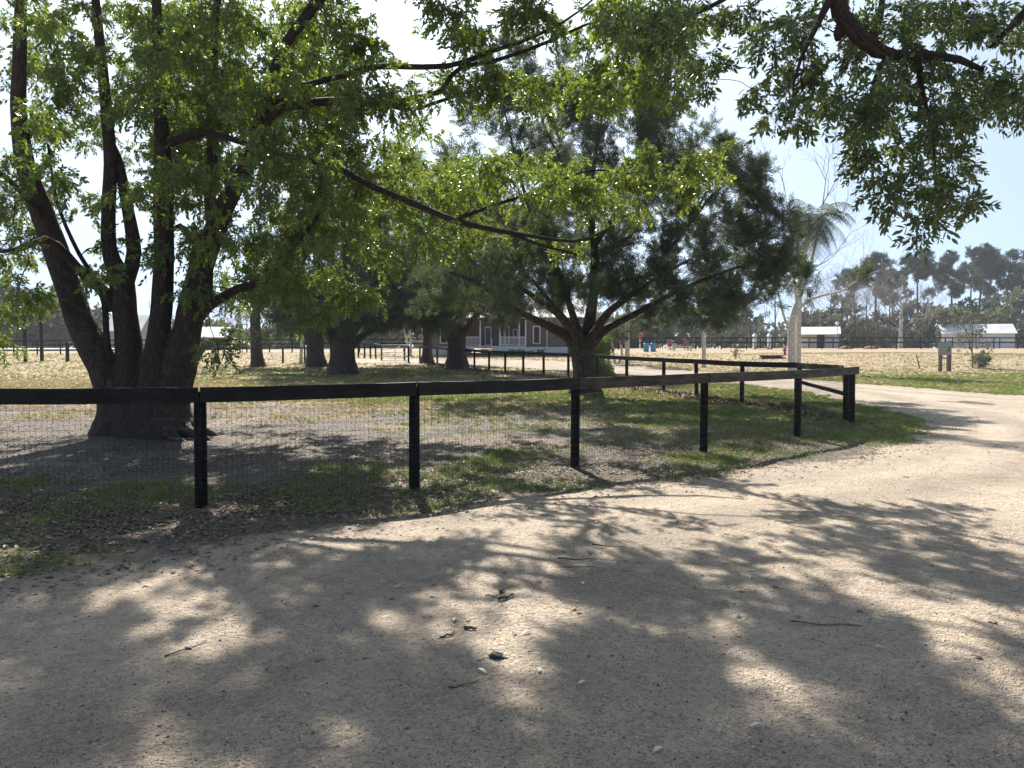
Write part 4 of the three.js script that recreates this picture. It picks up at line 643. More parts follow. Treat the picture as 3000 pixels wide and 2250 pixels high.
// the rest of the wood, too far off to count
{
  const r = rng(77), n = 5200, im = new THREE.InstancedMesh(FARSPRIG, M.farGreen, n), col = new THREE.Color();
  for (let i = 0; i < n; i++) { const x = -150 + 330 * r(), d = 160 + 30 * r(), hh = (5.5 + 4 * nz(x * 0.05, 1) + 3 * nz(x * 0.21, 2)) * Math.pow(r(), 0.8); xf.position.set(x, H(x, -d) + hh, -d); xf.rotation.set(r() * 6, r() * 6, r() * 6); xf.scale.setScalar(2.2 + 2.4 * r()); xf.updateMatrix(); im.setMatrixAt(i, xf.matrix); const k = 0.7 + 0.6 * r(), br = smooth(0.1, 0.4, nz(x * 0.08, hh * 0.2)); im.setColorAt(i, col.setRGB(k * mix(1, 1.9, br), k * mix(1, 1.45, br), k * mix(1, 1.7, br))); }
  im.name = 'far_wood'; im.castShadow = im.receiveShadow = true; scene.add(tag(im, 'hazy mass of the far wood along the horizon', 'wood', null, 'stuff'));
}

// ---------------------------------------------------------------- house
{
  const d = 74, o = onGround(at(1480, 1030, d).x, d), g = thing('house', 'brown shingled cottage with white porch railing and pale metal roof', 'house', o), u = d / FOCAL, X = (px) => (px - 1480) * u, Y = (py) => (1040 - py) * u;
  const shingle = (() => { const rr = rng(71), tone = []; for (let i = 0; i < 64 * 32; i++) tone.push(rr()); return dataTex(512, (a, b) => { const row = Math.floor(b * 32), off = tone[row] * 0.5, cell = Math.floor(((a + off) % 1) * 40), f = b * 32 - row, e = ((a + off) * 40) % 1; const v = (0.75 + 0.4 * tone[(row * 40 + cell) % 2048]) * (f < 0.12 || e < 0.06 ? 0.55 : 1); return [v, v * 0.97, v * 0.94]; }); })();
  shingle.repeat.set(0.22, 0.22);
  const wallM = std(C(0.17, 0.115, 0.085), 0.9, { map: shingle }), wall2 = std(C(0.19, 0.15, 0.125), 0.9, { map: shingle }), teal = std(C(0.03, 0.1, 0.11), 0.5);
  const slab = (name, x0, y0, x1, y1, z0, z1, m, p = g) => { const w = X(x1) - X(x0), h = Y(y0) - Y(y1), q = new THREE.BoxGeometry(w, h, z1 - z0), uv = q.attributes.uv, ps = q.attributes.position; for (let i = 0; i < uv.count; i++) uv.setXY(i, ps.getX(i) + ps.getZ(i), ps.getY(i)); q.translate((X(x0) + X(x1)) / 2, (Y(y0) + Y(y1)) / 2, (z0 + z1) / 2); return part(p, name, q, m); };
  slab('wall', 1243, 930, 1362, 1016, -6, 0, wall2); slab('skirting', 1243, 1016.2, 1362, 1042, -5.95, 0.02, M.white);
  slab('wall', 1362.2, 930, 1541, 1012, -6, -2.2, wallM); slab('wall', 1541.2, 930, 1602, 1016, -6, -0.05, wallM); slab('skirting', 1541.2, 1016.2, 1602, 1042, -5.9, -0.03, M.white);
  slab('wall', 1602.2, 930, 1728, 1016, -6, -0.4, wall2); slab('skirting', 1602.2, 1016.2, 1728, 1042, -5.9, -0.38, M.white);
  slab('corner_board', 1240, 930, 1243, 1030, -0.2, 0.04, M.white); slab('corner_board', 1601, 932, 1603.5, 1030, -0.2, 0.04, M.white);
  slab('porch_deck', 1362.2, 1013, 1541, 1016.5, -2.15, 0.1, M.white); slab('porch_skirt', 1442, 1016.8, 1600, 1030, -0.02, 0.08, M.white); slab('porch_skirt', 1362.4, 1016.8, 1388, 1030, -0.02, 0.08, M.white);
  for (const x of [1363, 1405, 1462, 1519, 1538]) slab('porch_post', x, 938, x + 4, 1013, -0.05, 0.08, M.white);
  for (const [a, b] of [[1367, 1405], [1466, 1519], [1523, 1538]]) { slab('handrail', a, 986, b, 988.4, -0.03, 0.05, M.white); slab('bottom_rail', a, 1009, b, 1010.8, -0.02, 0.04, M.white); for (let x = a + 2; x < b - 1; x += 3.9) slab('baluster', x, 988.6, x + 1.5, 1008.8, -0.01, 0.03, M.white); }
  for (let i = 0; i < 5; i++) slab('step', 1410, 1016.5 + i * 5, 1440, 1019.5 + i * 5, 0.1 + i * 0.28, 0.42 + i * 0.28, M.wood);
  for (const x of [1407, 1441]) { const a = V3(X(x), Y(992), 0.1), b = V3(X(x), Y(1015), 1.55), t = new Twigs(); t.seg(a, b, 0.04, 0.04, 6); part(g, 'stair_rail', t.geo(), M.white); for (let k = 0; k < 5; k++) { const p = a.clone().lerp(b, 0.1 + k * 0.2), q = p.clone(); q.y -= 0.75; const t2 = new Twigs(); t2.seg(p, q, 0.02, 0.02, 5); part(g, 'baluster', t2.geo(), M.white); } }
  const win = (x0, y0, x1, y1, z, name = 'window') => { const f = part(g, name, mergeGeometries([[x0, y0, x1, y0 + 2.5], [x0, y1 - 2.5, x1, y1], [x0, y0 + 2.5, x0 + 3, y1 - 2.5], [x1 - 3, y0 + 2.5, x1, y1 - 2.5]].map(([a, b, c, e]) => boxGeo(X(c) - X(a), Y(b) - Y(e), 0.1, (X(a) + X(c)) / 2, (Y(b) + Y(e)) / 2, z + 0.06))), M.white); part(f, 'pane', boxGeo(X(x1) - X(x0) - 0.18, Y(y0) - Y(y1) - 0.15, 0.04, (X(x0) + X(x1)) / 2, (Y(y0) + Y(y1)) / 2, z + 0.03), M.glass); return f; };
  win(1289, 965, 1312, 1006, 0); win(1561, 955, 1583, 1007, -0.05); win(1694, 950, 1712, 980, -0.4); win(1327, 965, 1345, 1000, 0);
  win(1464, 953, 1478, 1009, -2.2, 'glazed_door'); win(1478.4, 953, 1492, 1009, -2.2, 'glazed_door'); win(1503, 962, 1517, 990, -2.2);
  const dr = slab('door', 1418, 954, 1438, 1011, -2.2, -2.1, M.white); part(dr, 'door_panel', boxGeo(X(1435) - X(1421), Y(959) - Y(1008), 0.05, X(1428), (Y(959) + Y(1008)) / 2, -2.06), teal);
  // roof: two metal slopes with standing ribs
  const ridge = Y(868), eave = Y(931), x0 = X(1234), x1 = X(1738);
  const slope = (z0, z1, name) => { const s = V3(0, ridge - eave, z1 - z0), L = s.length(), q = new THREE.BoxGeometry(x1 - x0, 0.08, L); q.rotateX(Math.atan2(s.y, -s.z) * (z0 > z1 ? 1 : 1)); const m = part(g, name, q, M.roof); m.position.set((x0 + x1) / 2, (ridge + eave) / 2, (z0 + z1) / 2); m.rotation.x = 0; return m; };
  slope(0.7, -3.1, 'roof'); slope(-6.9, -3.1, 'roof');
  const ang = Math.atan2(ridge - eave, 3.8); for (let x = x0 + 0.3; x < x1; x += 0.6) { const q = boxGeo(0.04, 0.05, 3.8 / Math.cos(ang)); q.rotateX(ang); q.translate(x, (ridge + eave) / 2 + 0.06, -1.2); part(g, 'roof_rib', q, M.roof); }
  const gab = new THREE.Shape([new THREE.Vector2(-6.2, eave), new THREE.Vector2(0, eave), new THREE.Vector2(-3.1, ridge - 0.1)]);
  for (const x of [X(1243) + 0.1, X(1728) - 0.25]) { const q = new THREE.ExtrudeGeometry(gab, { depth: 0.15, bevelEnabled: false }); q.rotateY(-Math.PI / 2); q.translate(x + 0.15, 0, 0); part(g, 'gable', q, wallM); }
  // low shrubs along the house
  [[1340, 5], [1372, 7], [1500, 9], [1525, 5], [1555, 6], [1580, 5], [1660, 12], [1690, 12]].forEach(([px, w], i) => { const b = onGround(o.x + X(px), d - 2.2), T = new Tree('bush', `small round shrub planted along the house front, ${ORD[i]} from left`, b, 1300 + i, { category: 'bush', group: 'shrubs along the house front' }); for (let k = 0; k < 5; k++) T.clump(b.clone().add(V3((T.r() - 0.5) * w * u * 1.6, 0.2 + T.r() * 0.45, (T.r() - 0.5) * 0.5)), 0.25, 0.2, 12); T.nodes.push({ p: b.clone(), r: 0.03 }); T.grow({ ends: 5, thick: 0.01, sprigScale: 1.6 }); T.finish(SPRIG, M.farGreen, (c, p, col) => col.setRGB(0.7 + 0.4 * c, 0.75 + 0.4 * c, 0.8), M.twig); });
}
// ---------------------------------------------------------------- barns and sheds
function gableShed(name, label, px0, px1, baseD, wallH, ridgeH, depth, turn, o = {}) {
  const x0 = at(px0, 1000, baseD).x, x1 = at(px1, 1000, baseD).x, b = onGround((x0 + x1) / 2, baseD), g = thing(name, label, o.category || 'shed', b, turn), w = x1 - x0, D2 = depth / 2, wm = o.wall || M.white;
  if (!o.open) { part(g, 'wall', boxGeo(w, wallH, 0.12, 0, wallH / 2, D2), wm); part(g, 'wall', boxGeo(w, wallH, 0.12, 0, wallH / 2, -D2), wm); for (const s of [-1, 1]) { const sh = new THREE.Shape([new THREE.Vector2(-D2 + 0.07, 0), new THREE.Vector2(D2 - 0.07, 0), new THREE.Vector2(D2 - 0.07, wallH), new THREE.Vector2(0, ridgeH - 0.1), new THREE.Vector2(-D2 + 0.07, wallH)]), q = new THREE.ExtrudeGeometry(sh, { depth: 0.12, bevelEnabled: false }); q.rotateY(Math.PI / 2); q.translate(s * w / 2 - (s > 0 ? 0.12 : 0), 0, 0); part(g, 'gable_wall', q, wm); } }
  else for (const sx of [-1, -0.33, 0.33, 1]) for (const sz of [-1, 1]) part(g, 'post', boxGeo(0.15, wallH, 0.15, sx * (w / 2 - 0.2), wallH / 2, sz * (D2 - 0.2)), M.wood);
  const a = Math.atan2(ridgeH - wallH, D2), L = (D2 + 0.35) / Math.cos(a); for (const s of [-1, 1]) { const q = new THREE.BoxGeometry(w + 0.6, 0.06, L); q.translate(0, 0, s * L / 2); q.rotateX(s * a); q.translate(0, ridgeH + 0.02, s * 0.02); part(g, 'roof', q, M.roof); }
  if (o.ribs) { for (let x = -w / 2 + 0.3; x < w / 2 - 0.1; x += 0.6) part(g, 'wall_rib', boxGeo(0.05, wallH - 0.1, 0.05, x, wallH / 2, D2 + 0.085), wm); }
  if (o.lines) for (let y = 0.25; y < wallH; y += 0.25) { part(g, 'siding_board', boxGeo(0.05, 0.03, depth - 0.2, w / 2 + 0.02, y, 0), M.grey); }
  return g;
}
gableShed('metal_shed', 'long white metal shed with a shining roof at the far right', 2765, 2945, 128, 2.5, 3.9, 6, -0.35, { ribs: true, lines: true });
{
  const g = gableShed('white_barn', 'small white barn with an open porch behind the pale bare tree', 2345, 2450, 112, 2.1, 3.0, 4.6, -0.35), w = at(2450, 1000, 112).x - at(2345, 1000, 112).x;
  part(g, 'lean_to_roof', boxGeo(w * 1.1, 0.06, 3.2, -0.6, 2.1, 3.9).rotateX(0.04), M.roof); for (const x of [-w / 2 - 0.6, -0.4, w / 2 - 0.5]) part(g, 'porch_post', boxGeo(0.14, 1.85, 0.14, x, 0.92, 5.2), M.white);
  const dr = part(g, 'door', boxGeo(1.1, 1.9, 0.08, 0.2, 0.95, 2.42), M.dark); part(dr, 'door_frame', boxGeo(1.3, 0.12, 0.1, 0.2, 1.97, 2.44), M.white);
  const wn = part(g, 'window', boxGeo(0.1, 1.3, 1.1, w / 2 + 0.06, 1.3, 0.6), M.white); part(wn, 'pane', boxGeo(0.04, 1.1, 0.9, w / 2 + 0.13, 1.3, 0.6), M.glass);
}
gableShed('pavilion', 'open-sided pavilion with a gleaming white roof beyond the left-hand fence', 598, 668, 112, 1.7, 3.0, 4.5, 0.2, { open: true });
gableShed('metal_shed', 'white roofed building glimpsed between the stems of the big tree', 340, 432, 104, 2.4, 4.4, 6, 0.1, { wall: M.grey });
gableShed('metal_shed', 'pale low building beyond the live oak and blue barrels', 1960, 2010, 150, 2, 3, 5, 0, {});

// ---------------------------------------------------------------- small things in the field
{
  const b = gp(2768, 1088), g = thing('utility_box', 'grey electric meter box on two wooden posts in the field', 'utility box', b, 0.25), s = 42 / FOCAL; const k = -b.z / FOCAL;
  for (const x of [-17, 15]) part(g, 'post', roundPost(x > 0 ? 88 * k : 56 * k, 5.4 * k, 2), M.wood, V3(x * k, 0, 0));
  const box = part(g, 'cabinet', boxGeo(20 * k, 38 * k, 8 * k, -18 * k, 66 * k, 6.5 * k), M.grey); part(box, 'cabinet_door', boxGeo(17 * k, 34 * k, 1 * k, -18 * k, 66 * k, 11.2 * k), M.grey);
  const b2 = part(g, 'meter_panel', boxGeo(20 * k, 36 * k, 5 * k, 4 * k, 67 * k, 6 * k), M.grey); part(b2, 'switch', boxGeo(4 * k, 7 * k, 2 * k, 4 * k, 62 * k, 9.6 * k), M.dark); part(b2, 'switch', boxGeo(3 * k, 4 * k, 2 * k, 6 * k, 70 * k, 9.6 * k), M.dark);
  const t = new Twigs(); t.seg(V3(5 * k, 0, 0.03), V3(5 * k, 50 * k, 0.03), 0.03, 0.03, 8); part(g, 'conduit', t.geo(), M.steel); part(g, 'cross_board', boxGeo(24 * k, 3.4 * k, 2 * k, -2 * k, 38 * k, -6 * k), M.wood);
  const pb = gp(2696, 1080), pt = new Twigs(); pt.seg(V3(0, -0.1, 0), V3(-13 * k, 42 * k, 0), 0.045, 0.045, 8); const pp = solo('marker_pipe', pt.geo(), M.steel, 'thin pale pipe leaning out of the grass left of the utility box', 'pipe'); pp.position.copy(pb);
}
for (const [px, label] of [[2211, 'left white gate pillar with a peaked cap in the far field'], [2254, 'right white gate pillar with a peaked cap in the far field']]) {
  const b = onGround(at(px, 1000, 92).x, 92), g = thing('gate_pillar', label, 'pillar', b, 0, 'white gate pillars'); part(g, 'pillar', boxGeo(0.36, 1.5, 0.36, 0, 0.75, 0), M.white); const c = new THREE.ConeGeometry(0.36, 0.42, 4); c.rotateY(Math.PI / 4); c.translate(0, 1.72, 0); part(g, 'cap', c, M.white);
}
[[1893, 'left one of the two blue barrels standing in the far field'], [1914, 'right one of the two blue barrels standing in the far field']].forEach(([px, label]) => { const b = onGround(at(px, 1000, 82).x, 82), g = thing('barrel', label, 'barrel', b, 0, 'blue barrels'), p = [[0, 0], [0.27, 0], [0.29, 0.06], [0.28, 0.28], [0.3, 0.3], [0.28, 0.32], [0.28, 0.58], [0.3, 0.6], [0.28, 0.62], [0.29, 0.84], [0.27, 0.88], [0.001, 0.89]].map(([x, y]) => new THREE.Vector2(Math.max(x, 0.001), y)); part(g, 'drum', new THREE.LatheGeometry(p, 16), std(C(0.08, 0.3, 0.5), 0.5)); part(g, 'lid', new THREE.CylinderGeometry(0.25, 0.26, 0.03, 16).translate(0, 0.905, 0), std(C(0.06, 0.22, 0.4), 0.5)); });
[[1967, 'left of two dull red garden chairs by the far fence'], [2016, 'right of two dull red garden chairs by the far fence']].forEach(([px, label]) => { const b = onGround(at(px, 1000, 86).x, 86), g = thing('garden_chair', label, 'chair', b, 0.4, 'red garden chairs'), m = std(C(0.3, 0.1, 0.08), 0.7); part(g, 'seat', boxGeo(0.6, 0.06, 0.55, 0, 0.4, 0), m); const bk = boxGeo(0.6, 0.75, 0.05, 0, 0.4, 0); bk.rotateX(-0.25); bk.translate(0, 0.42, -0.3); part(g, 'backrest', bk, m); for (const x of [-0.27, 0.27]) for (const z of [-0.24, 0.24]) part(g, 'leg', boxGeo(0.06, 0.38, 0.06, x, 0.18, z), m); for (const x of [-0.33, 0.33]) part(g, 'armrest', boxGeo(0.08, 0.04, 0.6, x, 0.6, 0.02), m); });
{ const b = onGround(at(1998, 1000, 84).x, 84), g = thing('bench', 'low white bench in the far field right of the barrels', 'bench', b); part(g, 'seat', boxGeo(2.3, 0.08, 0.45, 0, 0.44, 0), M.white); for (const x of [-0.9, 0.9]) part(g, 'leg', boxGeo(0.12, 0.4, 0.4, x, 0.2, 0), M.white); }
{ const b = onGround(at(2232, 1000, 90).x, 90), g = thing('picnic_table', 'dark picnic table between the white gate pillars', 'table', b); part(g, 'tabletop', boxGeo(1.9, 0.06, 0.8, 0, 0.75, 0), M.wood); for (const z of [-0.7, 0.7]) part(g, 'seat', boxGeo(1.9, 0.05, 0.28, 0, 0.45, z), M.wood); for (const x of [-0.7, 0.7]) { for (const s of [-1, 1]) { const q = boxGeo(0.09, 0.95, 0.05, 0, 0, 0); q.rotateX(s * 0.55); q.translate(x, 0.38, s * 0.35); part(g, 'leg', q, M.wood); } } }
{ const b = gp(2260, 1051), g = thing('culvert', 'dark wooden culvert mouth set into the bank of the field', 'culvert', b); part(g, 'headwall', boxGeo(1.7, 0.32, 0.1, 0, 0.05, -0.15), M.dark); part(g, 'beam', boxGeo(1.9, 0.08, 0.3, 0, 0.25, -0.1), M.wood); for (const s of [-1, 1]) part(g, 'wing_wall', boxGeo(0.08, 0.25, 0.6, s * 0.9, 0.03, 0.2).rotateY(0), M.wood); }
[[75, 1061, 905, 10, 'left of the two tall dark poles at far left'], [123, 1058, 900, 10, 'right of the two tall dark poles at far left'], [198, 1060, 1006, 10, 'short dark pole right of the tall pair']].forEach(([px, py, ty, w, label], i) => { const b = gp(px, py), D = -b.z, r = w * D / FOCAL / 2, h = at(px, ty, D).y - b.y, g = thing('pole', label, 'pole', b, 0, 'dark poles'); part(g, 'shaft', roundPost(h, r, i), M.post); part(g, 'cap', new THREE.ConeGeometry(r * 1.05, 0.15, 10).translate(0, h + 0.09, 0), M.post); });
{ const b = onGround(at(1875, 1000, 96).x, 96), g = thing('sign_post', 'white sign post with a reddish top beyond the blue barrels', 'sign', b); part(g, 'post', boxGeo(0.14, 1.3, 0.14, 0, 0.65, 0), M.white); const oc = new THREE.CylinderGeometry(0.42, 0.42, 0.05, 8); oc.rotateX(Math.PI / 2); oc.translate(0, 1.6, 0.1); part(g, 'sign_face', oc, std(C(0.45, 0.12, 0.09), 0.6)); }
[[2478, 'left of two low orange heaps in the grass by the far fence'], [2549, 'right of two low orange heaps in the grass by the far fence']].forEach(([px, label], i) => { const b = onGround(at(px, 1000, 93).x, 93), g = thing('orange_heap', label, 'heap', b, 0, 'orange heaps'), q = new THREE.IcosahedronGeometry(0.45, 3), ps = q.attributes.position; for (let k = 0; k < ps.count; k++) { const w = 1 + 0.35 * nz(ps.getX(k) * 4 + i, ps.getY(k) * 4, ps.getZ(k) * 4); ps.setXYZ(k, ps.getX(k) * 1.5 * w, Math.max(-0.02, ps.getY(k) * 0.75 * w), ps.getZ(k) * w); } q.computeVertexNormals(); part(g, 'heap_body', q, std(C(0.3, 0.1, 0.035), 0.85)); part(g, 'dark_base', boxGeo(1.5, 0.1, 0.8, 0, 0.05, 0), M.dark); });
{ const b = onGround(at(2452, 1000, 108).x, 108), g = thing('globe_lamp', 'white globe lamp on a thin pole right of the small white barn', 'lamp', b), t = new Twigs(); t.seg(V3(0, -0.1, 0), V3(0, 3.1, 0), 0.05, 0.04, 8); part(g, 'pole', t.geo(), M.grey); part(g, 'collar', new THREE.CylinderGeometry(0.1, 0.13, 0.12, 12).translate(0, 3.14, 0), M.grey); part(g, 'globe', new THREE.SphereGeometry(0.24, 18, 12).translate(0, 3.4, 0), M.white); }
{ const b = gp(2299, 1041), g = thing('hydrant', 'small red hydrant in the field just left of the pale bare tree', 'hydrant', b), m = std(C(0.35, 0.04, 0.03), 0.5), p = [[0.16, 0], [0.16, 0.06], [0.1, 0.08], [0.1, 0.55], [0.14, 0.57], [0.14, 0.61], [0.1, 0.63], [0.08, 0.72], [0.001, 0.75]].map(([x, y]) => new THREE.Vector2(x, y)); part(g, 'barrel', new THREE.LatheGeometry(p, 14), m); for (const s of [-1, 1]) part(g, 'outlet', new THREE.CylinderGeometry(0.06, 0.06, 0.1, 10).rotateZ(1.57).translate(s * 0.14, 0.42, 0), m); }
// sand strip of the arena behind the left fence
solo('arena_sand', (() => { const q = new THREE.PlaneGeometry(60, 7, 30, 2); q.rotateX(-Math.PI / 2); q.translate(-44, 0, -92); const p = q.attributes.position; for (let i = 0; i < p.count; i++) p.setY(i, H(p.getX(i), p.getZ(i)) + 0.05); q.computeVertexNormals(); return q; })(), std(C(0.55, 0.5, 0.42), 0.95, { map: noiseTex }), 'bright sandy riding arena behind the left-hand fence', 'ground', null, 'structure');

// ---------------------------------------------------------------- grass, leaf litter, twigs and stones
{
  const r = rng(5151);
  const tuftGeo = (seed, n, h, w) => { const q = rng(seed), P = [], I = []; for (let i = 0; i < n; i++) { const a = q() * 6.28, l = h * (0.5 + 0.7 * q()), ox = (q() - 0.5) * h * 0.9, oz = (q() - 0.5) * h * 0.9, lean = 0.25 + 0.6 * q(), k = P.length / 3, sx = Math.cos(a + 1.57) * w / 2, sz = Math.sin(a + 1.57) * w / 2, mx = ox + Math.cos(a) * l * lean * 0.4, mz = oz + Math.sin(a) * l * lean * 0.4; P.push(ox - sx, 0, oz - sz, ox + sx, 0, oz + sz, mx + sx * 0.7, l * 0.6, mz + sz * 0.7, mx - sx * 0.7, l * 0.6, mz - sz * 0.7, ox + Math.cos(a) * l * lean, l * (1 - 0.25 * lean), oz + Math.sin(a) * l * lean); I.push(k, k + 1, k + 2, k, k + 2, k + 3, k + 3, k + 2, k + 4); } const g = new THREE.BufferGeometry(); g.setAttribute('position', new THREE.Float32BufferAttribute(P, 3)); g.setIndex(I); g.computeVertexNormals(); return g; };
  const scatter = (name, label, cat, geo, mat, n, place) => { const list = []; for (let i = 0, tries = 0; i < n && tries < n * 30; tries++) { const q = place(); if (q) { list.push(q); i++; } } const im = new THREE.InstancedMesh(geo, mat, list.length), col = new THREE.Color(); list.forEach(([x, y, z, rx, ry, rz, s, c], i) => { xf.position.set(x, y, z); xf.rotation.order = 'YXZ'; xf.rotation.set(rx, ry, rz); xf.scale.setScalar(s); xf.updateMatrix(); im.setMatrixAt(i, xf.matrix); im.setColorAt(i, col.setRGB(...c)); }); im.name = name; im.castShadow = im.receiveShadow = true; im.userData.kind = 'stuff'; tag(im, label, cat, null, 'stuff'); scene.add(im); return im; };
  const inView = (x, d, m = 1) => Math.abs(x) < d * 0.66 + m;
  scatter('grass_tufts', 'green grass growing in tufts along the fence and in the paddock', 'grass', tuftGeo(1, 9, 0.085, 0.006), M.grass, 20000, () => { const d = 5.5 + 19 * Math.pow(r(), 0.8), x = (r() * 2 - 1) * (d * 0.68 + 1), z = -d; const dm = driveMask(x, z); if (dm > 0.1 && r() > 0.05 * smooth(1.6, 0.1, dm)) return null; const g = greenness(x, z); if (r() > Math.pow(g, d < 14 ? 3 : 2) * 1.3 + (nearFence(x, z) < 2.2 ? 0.04 : 0)) return null; const k = 0.75 + 0.5 * r(), y = r() < 0.18 ? 1 : 0; return [x, H(x, z) - 0.004, z, 0, r() * 6.28, 0, 0.5 + 0.8 * r() * r() + 0.2 * g, [k * mix(1, 2.2, y), k * mix(1, 1.25, y), k * mix(1, 2.5, y)]]; });
  scatter('lawn_grass', 'short green and straw-coloured lawn grass beyond the near fence', 'grass', tuftGeo(2, 14, 0.07, 0.012), M.grass, 60000, () => { const d = 15.5 + 62 * Math.pow(r(), 1.5), x = (r() * 2 - 1) * (d * 0.68 + 2), z = -d; if (driveMask(x, z) > -0.15 || r() > smooth(16.5, 25, d + 5 * nz(x * 0.35, z * 0.35, 7))) return null; const g = greenness(x, z), tan = r() > g * 1.1; if (tan && (d < 24 || d > 38) && r() < (d > 38 ? 0.75 : 0.6)) return null; const k = 0.75 + 0.5 * r(); return [x, H(x, z) - 0.01, z, 0, r() * 6.28, 0, 0.7 + 0.7 * r() + d * 0.004, tan ? [k * 2.7, k * 1.5, k * 5.4] : [k * 1.1, k * 1.0, k]]; });
  const dry = leafGeo(0.06, 0.024, 0.5, 0.35), big = leafGeo(0.12, 0.07, 0.6, 0.5);
  scatter('leaf_litter', 'dry fallen leaves strewn along the fence and under the big tree', 'leaves', dry, M.litter, 32000, () => { const d = 4 + 18 * r(), x = (r() * 2 - 1) * (d * 0.68 + 1), z = -d, nf = nearFence(x, z), dm = driveMask(x, z), pr = Math.max(0.9 * smooth(2.0, 0.3, nf + 0.8 * nz(x, z)), dm > 0 ? 0.25 * smooth(0.9, 0, dm) : 0.5 * smooth(-0.3, 0.4, nz(x * 0.6, z * 0.6, 5)), dm > 0 ? 0.008 : 0.16); if (r() > pr) return null; const k = 0.5 + 0.8 * r(), red = r(); return [x, H(x, z) + 0.012, z, -1.57 + (r() - 0.5) * 0.9, r() * 6.28, (r() - 0.5) * 0.8, 0.6 + 0.8 * r(), [k, k * mix(0.85, 1, red), k * mix(0.75, 1, red)]]; });
  const backPts = BACKPOSTS.map((p) => [p.x, p.z]);
  scatter('leaf_drift', 'reddish brown leaves blown into drifts along the back fence', 'leaves', big, M.litter, 5200, () => { const t = Math.pow(r(), 0.8) * (backPts.length - 1.01), i = Math.floor(t), f = t - i, x = mix(backPts[i][0], backPts[i + 1][0], f) + (r() - 0.5 + (r() - 0.5)) * 0.7 - 0.25, z = mix(backPts[i][1], backPts[i + 1][1], f) + (r() - 0.5 + (r() - 0.5)) * 0.5; if (driveMask(x, z) > 0) return null; const k = 0.35 + 0.6 * r(), red = r(); return [x, H(x, z) + 0.02 + 0.09 * r() * r(), z, -1.57 + (r() - 0.5) * 1.8, r() * 6.28, (r() - 0.5) * 1.5, 0.8 + 0.8 * r(), [k * 1.0, k * mix(0.6, 0.9, red), k * mix(0.5, 0.8, red)]]; });
  const stone = new THREE.IcosahedronGeometry(0.008, 0); stone.scale(1, 0.6, 1.3);
  scatter('gravel', 'dark crumbs and small grit lying on the sandy drive', 'gravel', stone, std(C(0.16, 0.13, 0.11), 0.9), 7000, () => { const d = 2.6 + 12 * r() * r(), x = (r() * 2 - 1) * (d * 0.68 + 0.5), z = -d; if (driveMask(x, z) < 0.05) return null; const k = r() < 0.2 ? 2.6 + r() : 0.4 + 0.8 * r(); return [x, H(x, z) + 0.008, z, r() * 0.5, r() * 6.28, 0, 0.3 + 1.1 * r() * r() * r(), [k, k * 0.95, k * 0.9]]; });
  // single pale leaves and sticks that can be told apart on the drive
  const pale = leafGeo(0.075, 0.026, 0.5, 0.25), pm = leafMat(C(0.62, 0.56, 0.46), 0.1, 0.5, 0.3, 'bleached_leaf');
  [[1330, 1828, 1.2], [1551, 1856, 1], [1848, 1846, 1], [1709, 1720, 1.3], [1173, 1724, 0.8], [1398, 1968, 1.1], [1580, 1978, 1], [1715, 2004, 0.9], [1502, 1598, 1], [1692, 1771, 0.7], [2230, 2130, 1], [2560, 1900, 0.9], [880, 1600, 1], [1940, 2200, 1]].forEach(([px, py, s], i, a) => { const p = gp(px, py), m = solo('fallen_leaf', pale, pm, `pale curled leaf on the sandy drive, ${nth(a.map((q) => q[0]), i)} from left`, 'leaf', 'pale leaves lying on the drive'); m.position.copy(p); m.position.y += 0.018; m.rotation.order = 'YXZ'; m.rotation.set(-1.4, i * 2.1, 0.3 * Math.sin(i)); m.scale.setScalar(s * 0.85); });
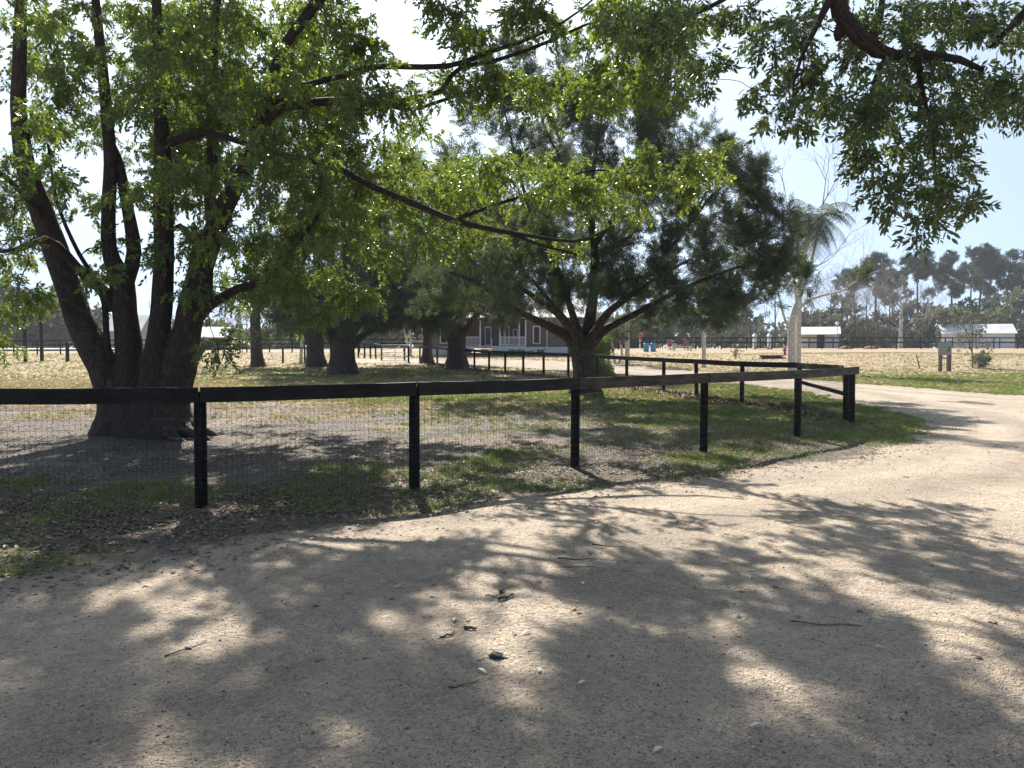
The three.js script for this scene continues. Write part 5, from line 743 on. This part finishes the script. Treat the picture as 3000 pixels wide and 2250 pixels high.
  const stick = (label, px, py, len, rad, yaw, bend, mat = M.wood) => { const p = gp(px, py), t = []; for (let i = 0; i <= 5; i++) { const f = i / 5 - 0.5; t.push(V3(f * len, rad + 0.003 + 0.004 * Math.sin(i * 2 + px), bend * len * (0.25 - f * f) * 1.6 + len * 0.05 * nz(i * 1.7, px * 0.13))); } const o = thing('stick', label, 'stick', V3(p.x, p.y + 0.006, p.z), yaw); part(o, 'shaft', tube(t, t.map((_, i) => rad * (1.1 - 0.1 * i)), { seg: 7, step: len / 8, rough: 0.12, seed: px }), mat); part(o, 'broken_end', new THREE.ConeGeometry(rad * 1.02, rad * 1.6, 6).rotateZ(1.57).translate(-len / 2 - rad * 0.7, rad + 0.004, 0), mat); return o; };
  stick('thick short stick, right one of the pair in the middle of the drive', 1482, 1756, 0.13, 0.012, 0.75, 0.05); stick('stubby stick behind the thick one in the middle of the drive', 1472, 1738, 0.07, 0.011, 1.1, 0.02); stick('thin pale stick left of the two thick ones', 1458, 1752, 0.16, 0.004, -0.2, 0.1);
  stick('long thin curved twig on the drive right of the thick sticks', 1745, 1673, 0.55, 0.003, -0.25, -0.25); stick('twig lying by a weed near the grass edge of the drive', 1690, 1642, 0.3, 0.005, -0.1, 0.06); stick('small bent stick left of the drive centre near the pale leaf', 1311, 1865, 0.11, 0.006, 0.8, 0.3); stick('short brown bark chip near the pale leaf', 1379, 1848, 0.07, 0.01, -0.2, 0.05); stick('twig on the right of the shaded drive', 2420, 1832, 0.4, 0.005, -0.15, 0.12); stick('twig near the pale far edge of the drive', 1785, 1603, 0.28, 0.005, -0.3, 0.1); stick('short twig at the left side of the shaded drive', 545, 1905, 0.25, 0.004, 1.0, 0.15); stick('dark thin twig low in the picture, middle of the drive', 1360, 2010, 0.16, 0.004, 0.5, 0.1);
  { const p = gp(1453, 1930), g = thing('pine_cone', 'dark crumbled cone lying alone on the drive', 'cone', p); const q = new THREE.IcosahedronGeometry(0.03, 2), ps = q.attributes.position; for (let i = 0; i < ps.count; i++) { const k = 1 + 0.3 * nz(ps.getX(i) * 70, ps.getY(i) * 70, ps.getZ(i) * 70); ps.setXYZ(i, ps.getX(i) * k * 1.3, ps.getY(i) * k * 0.7 + 0.016, ps.getZ(i) * k); } q.computeVertexNormals(); part(g, 'cone_body', q, M.dark); part(g, 'scale_flake', new THREE.IcosahedronGeometry(0.011, 1).scale(1.4, 0.5, 1).translate(0.05, 0.008, 0.01), M.dark); }
}
renderer.render(scene, camera);
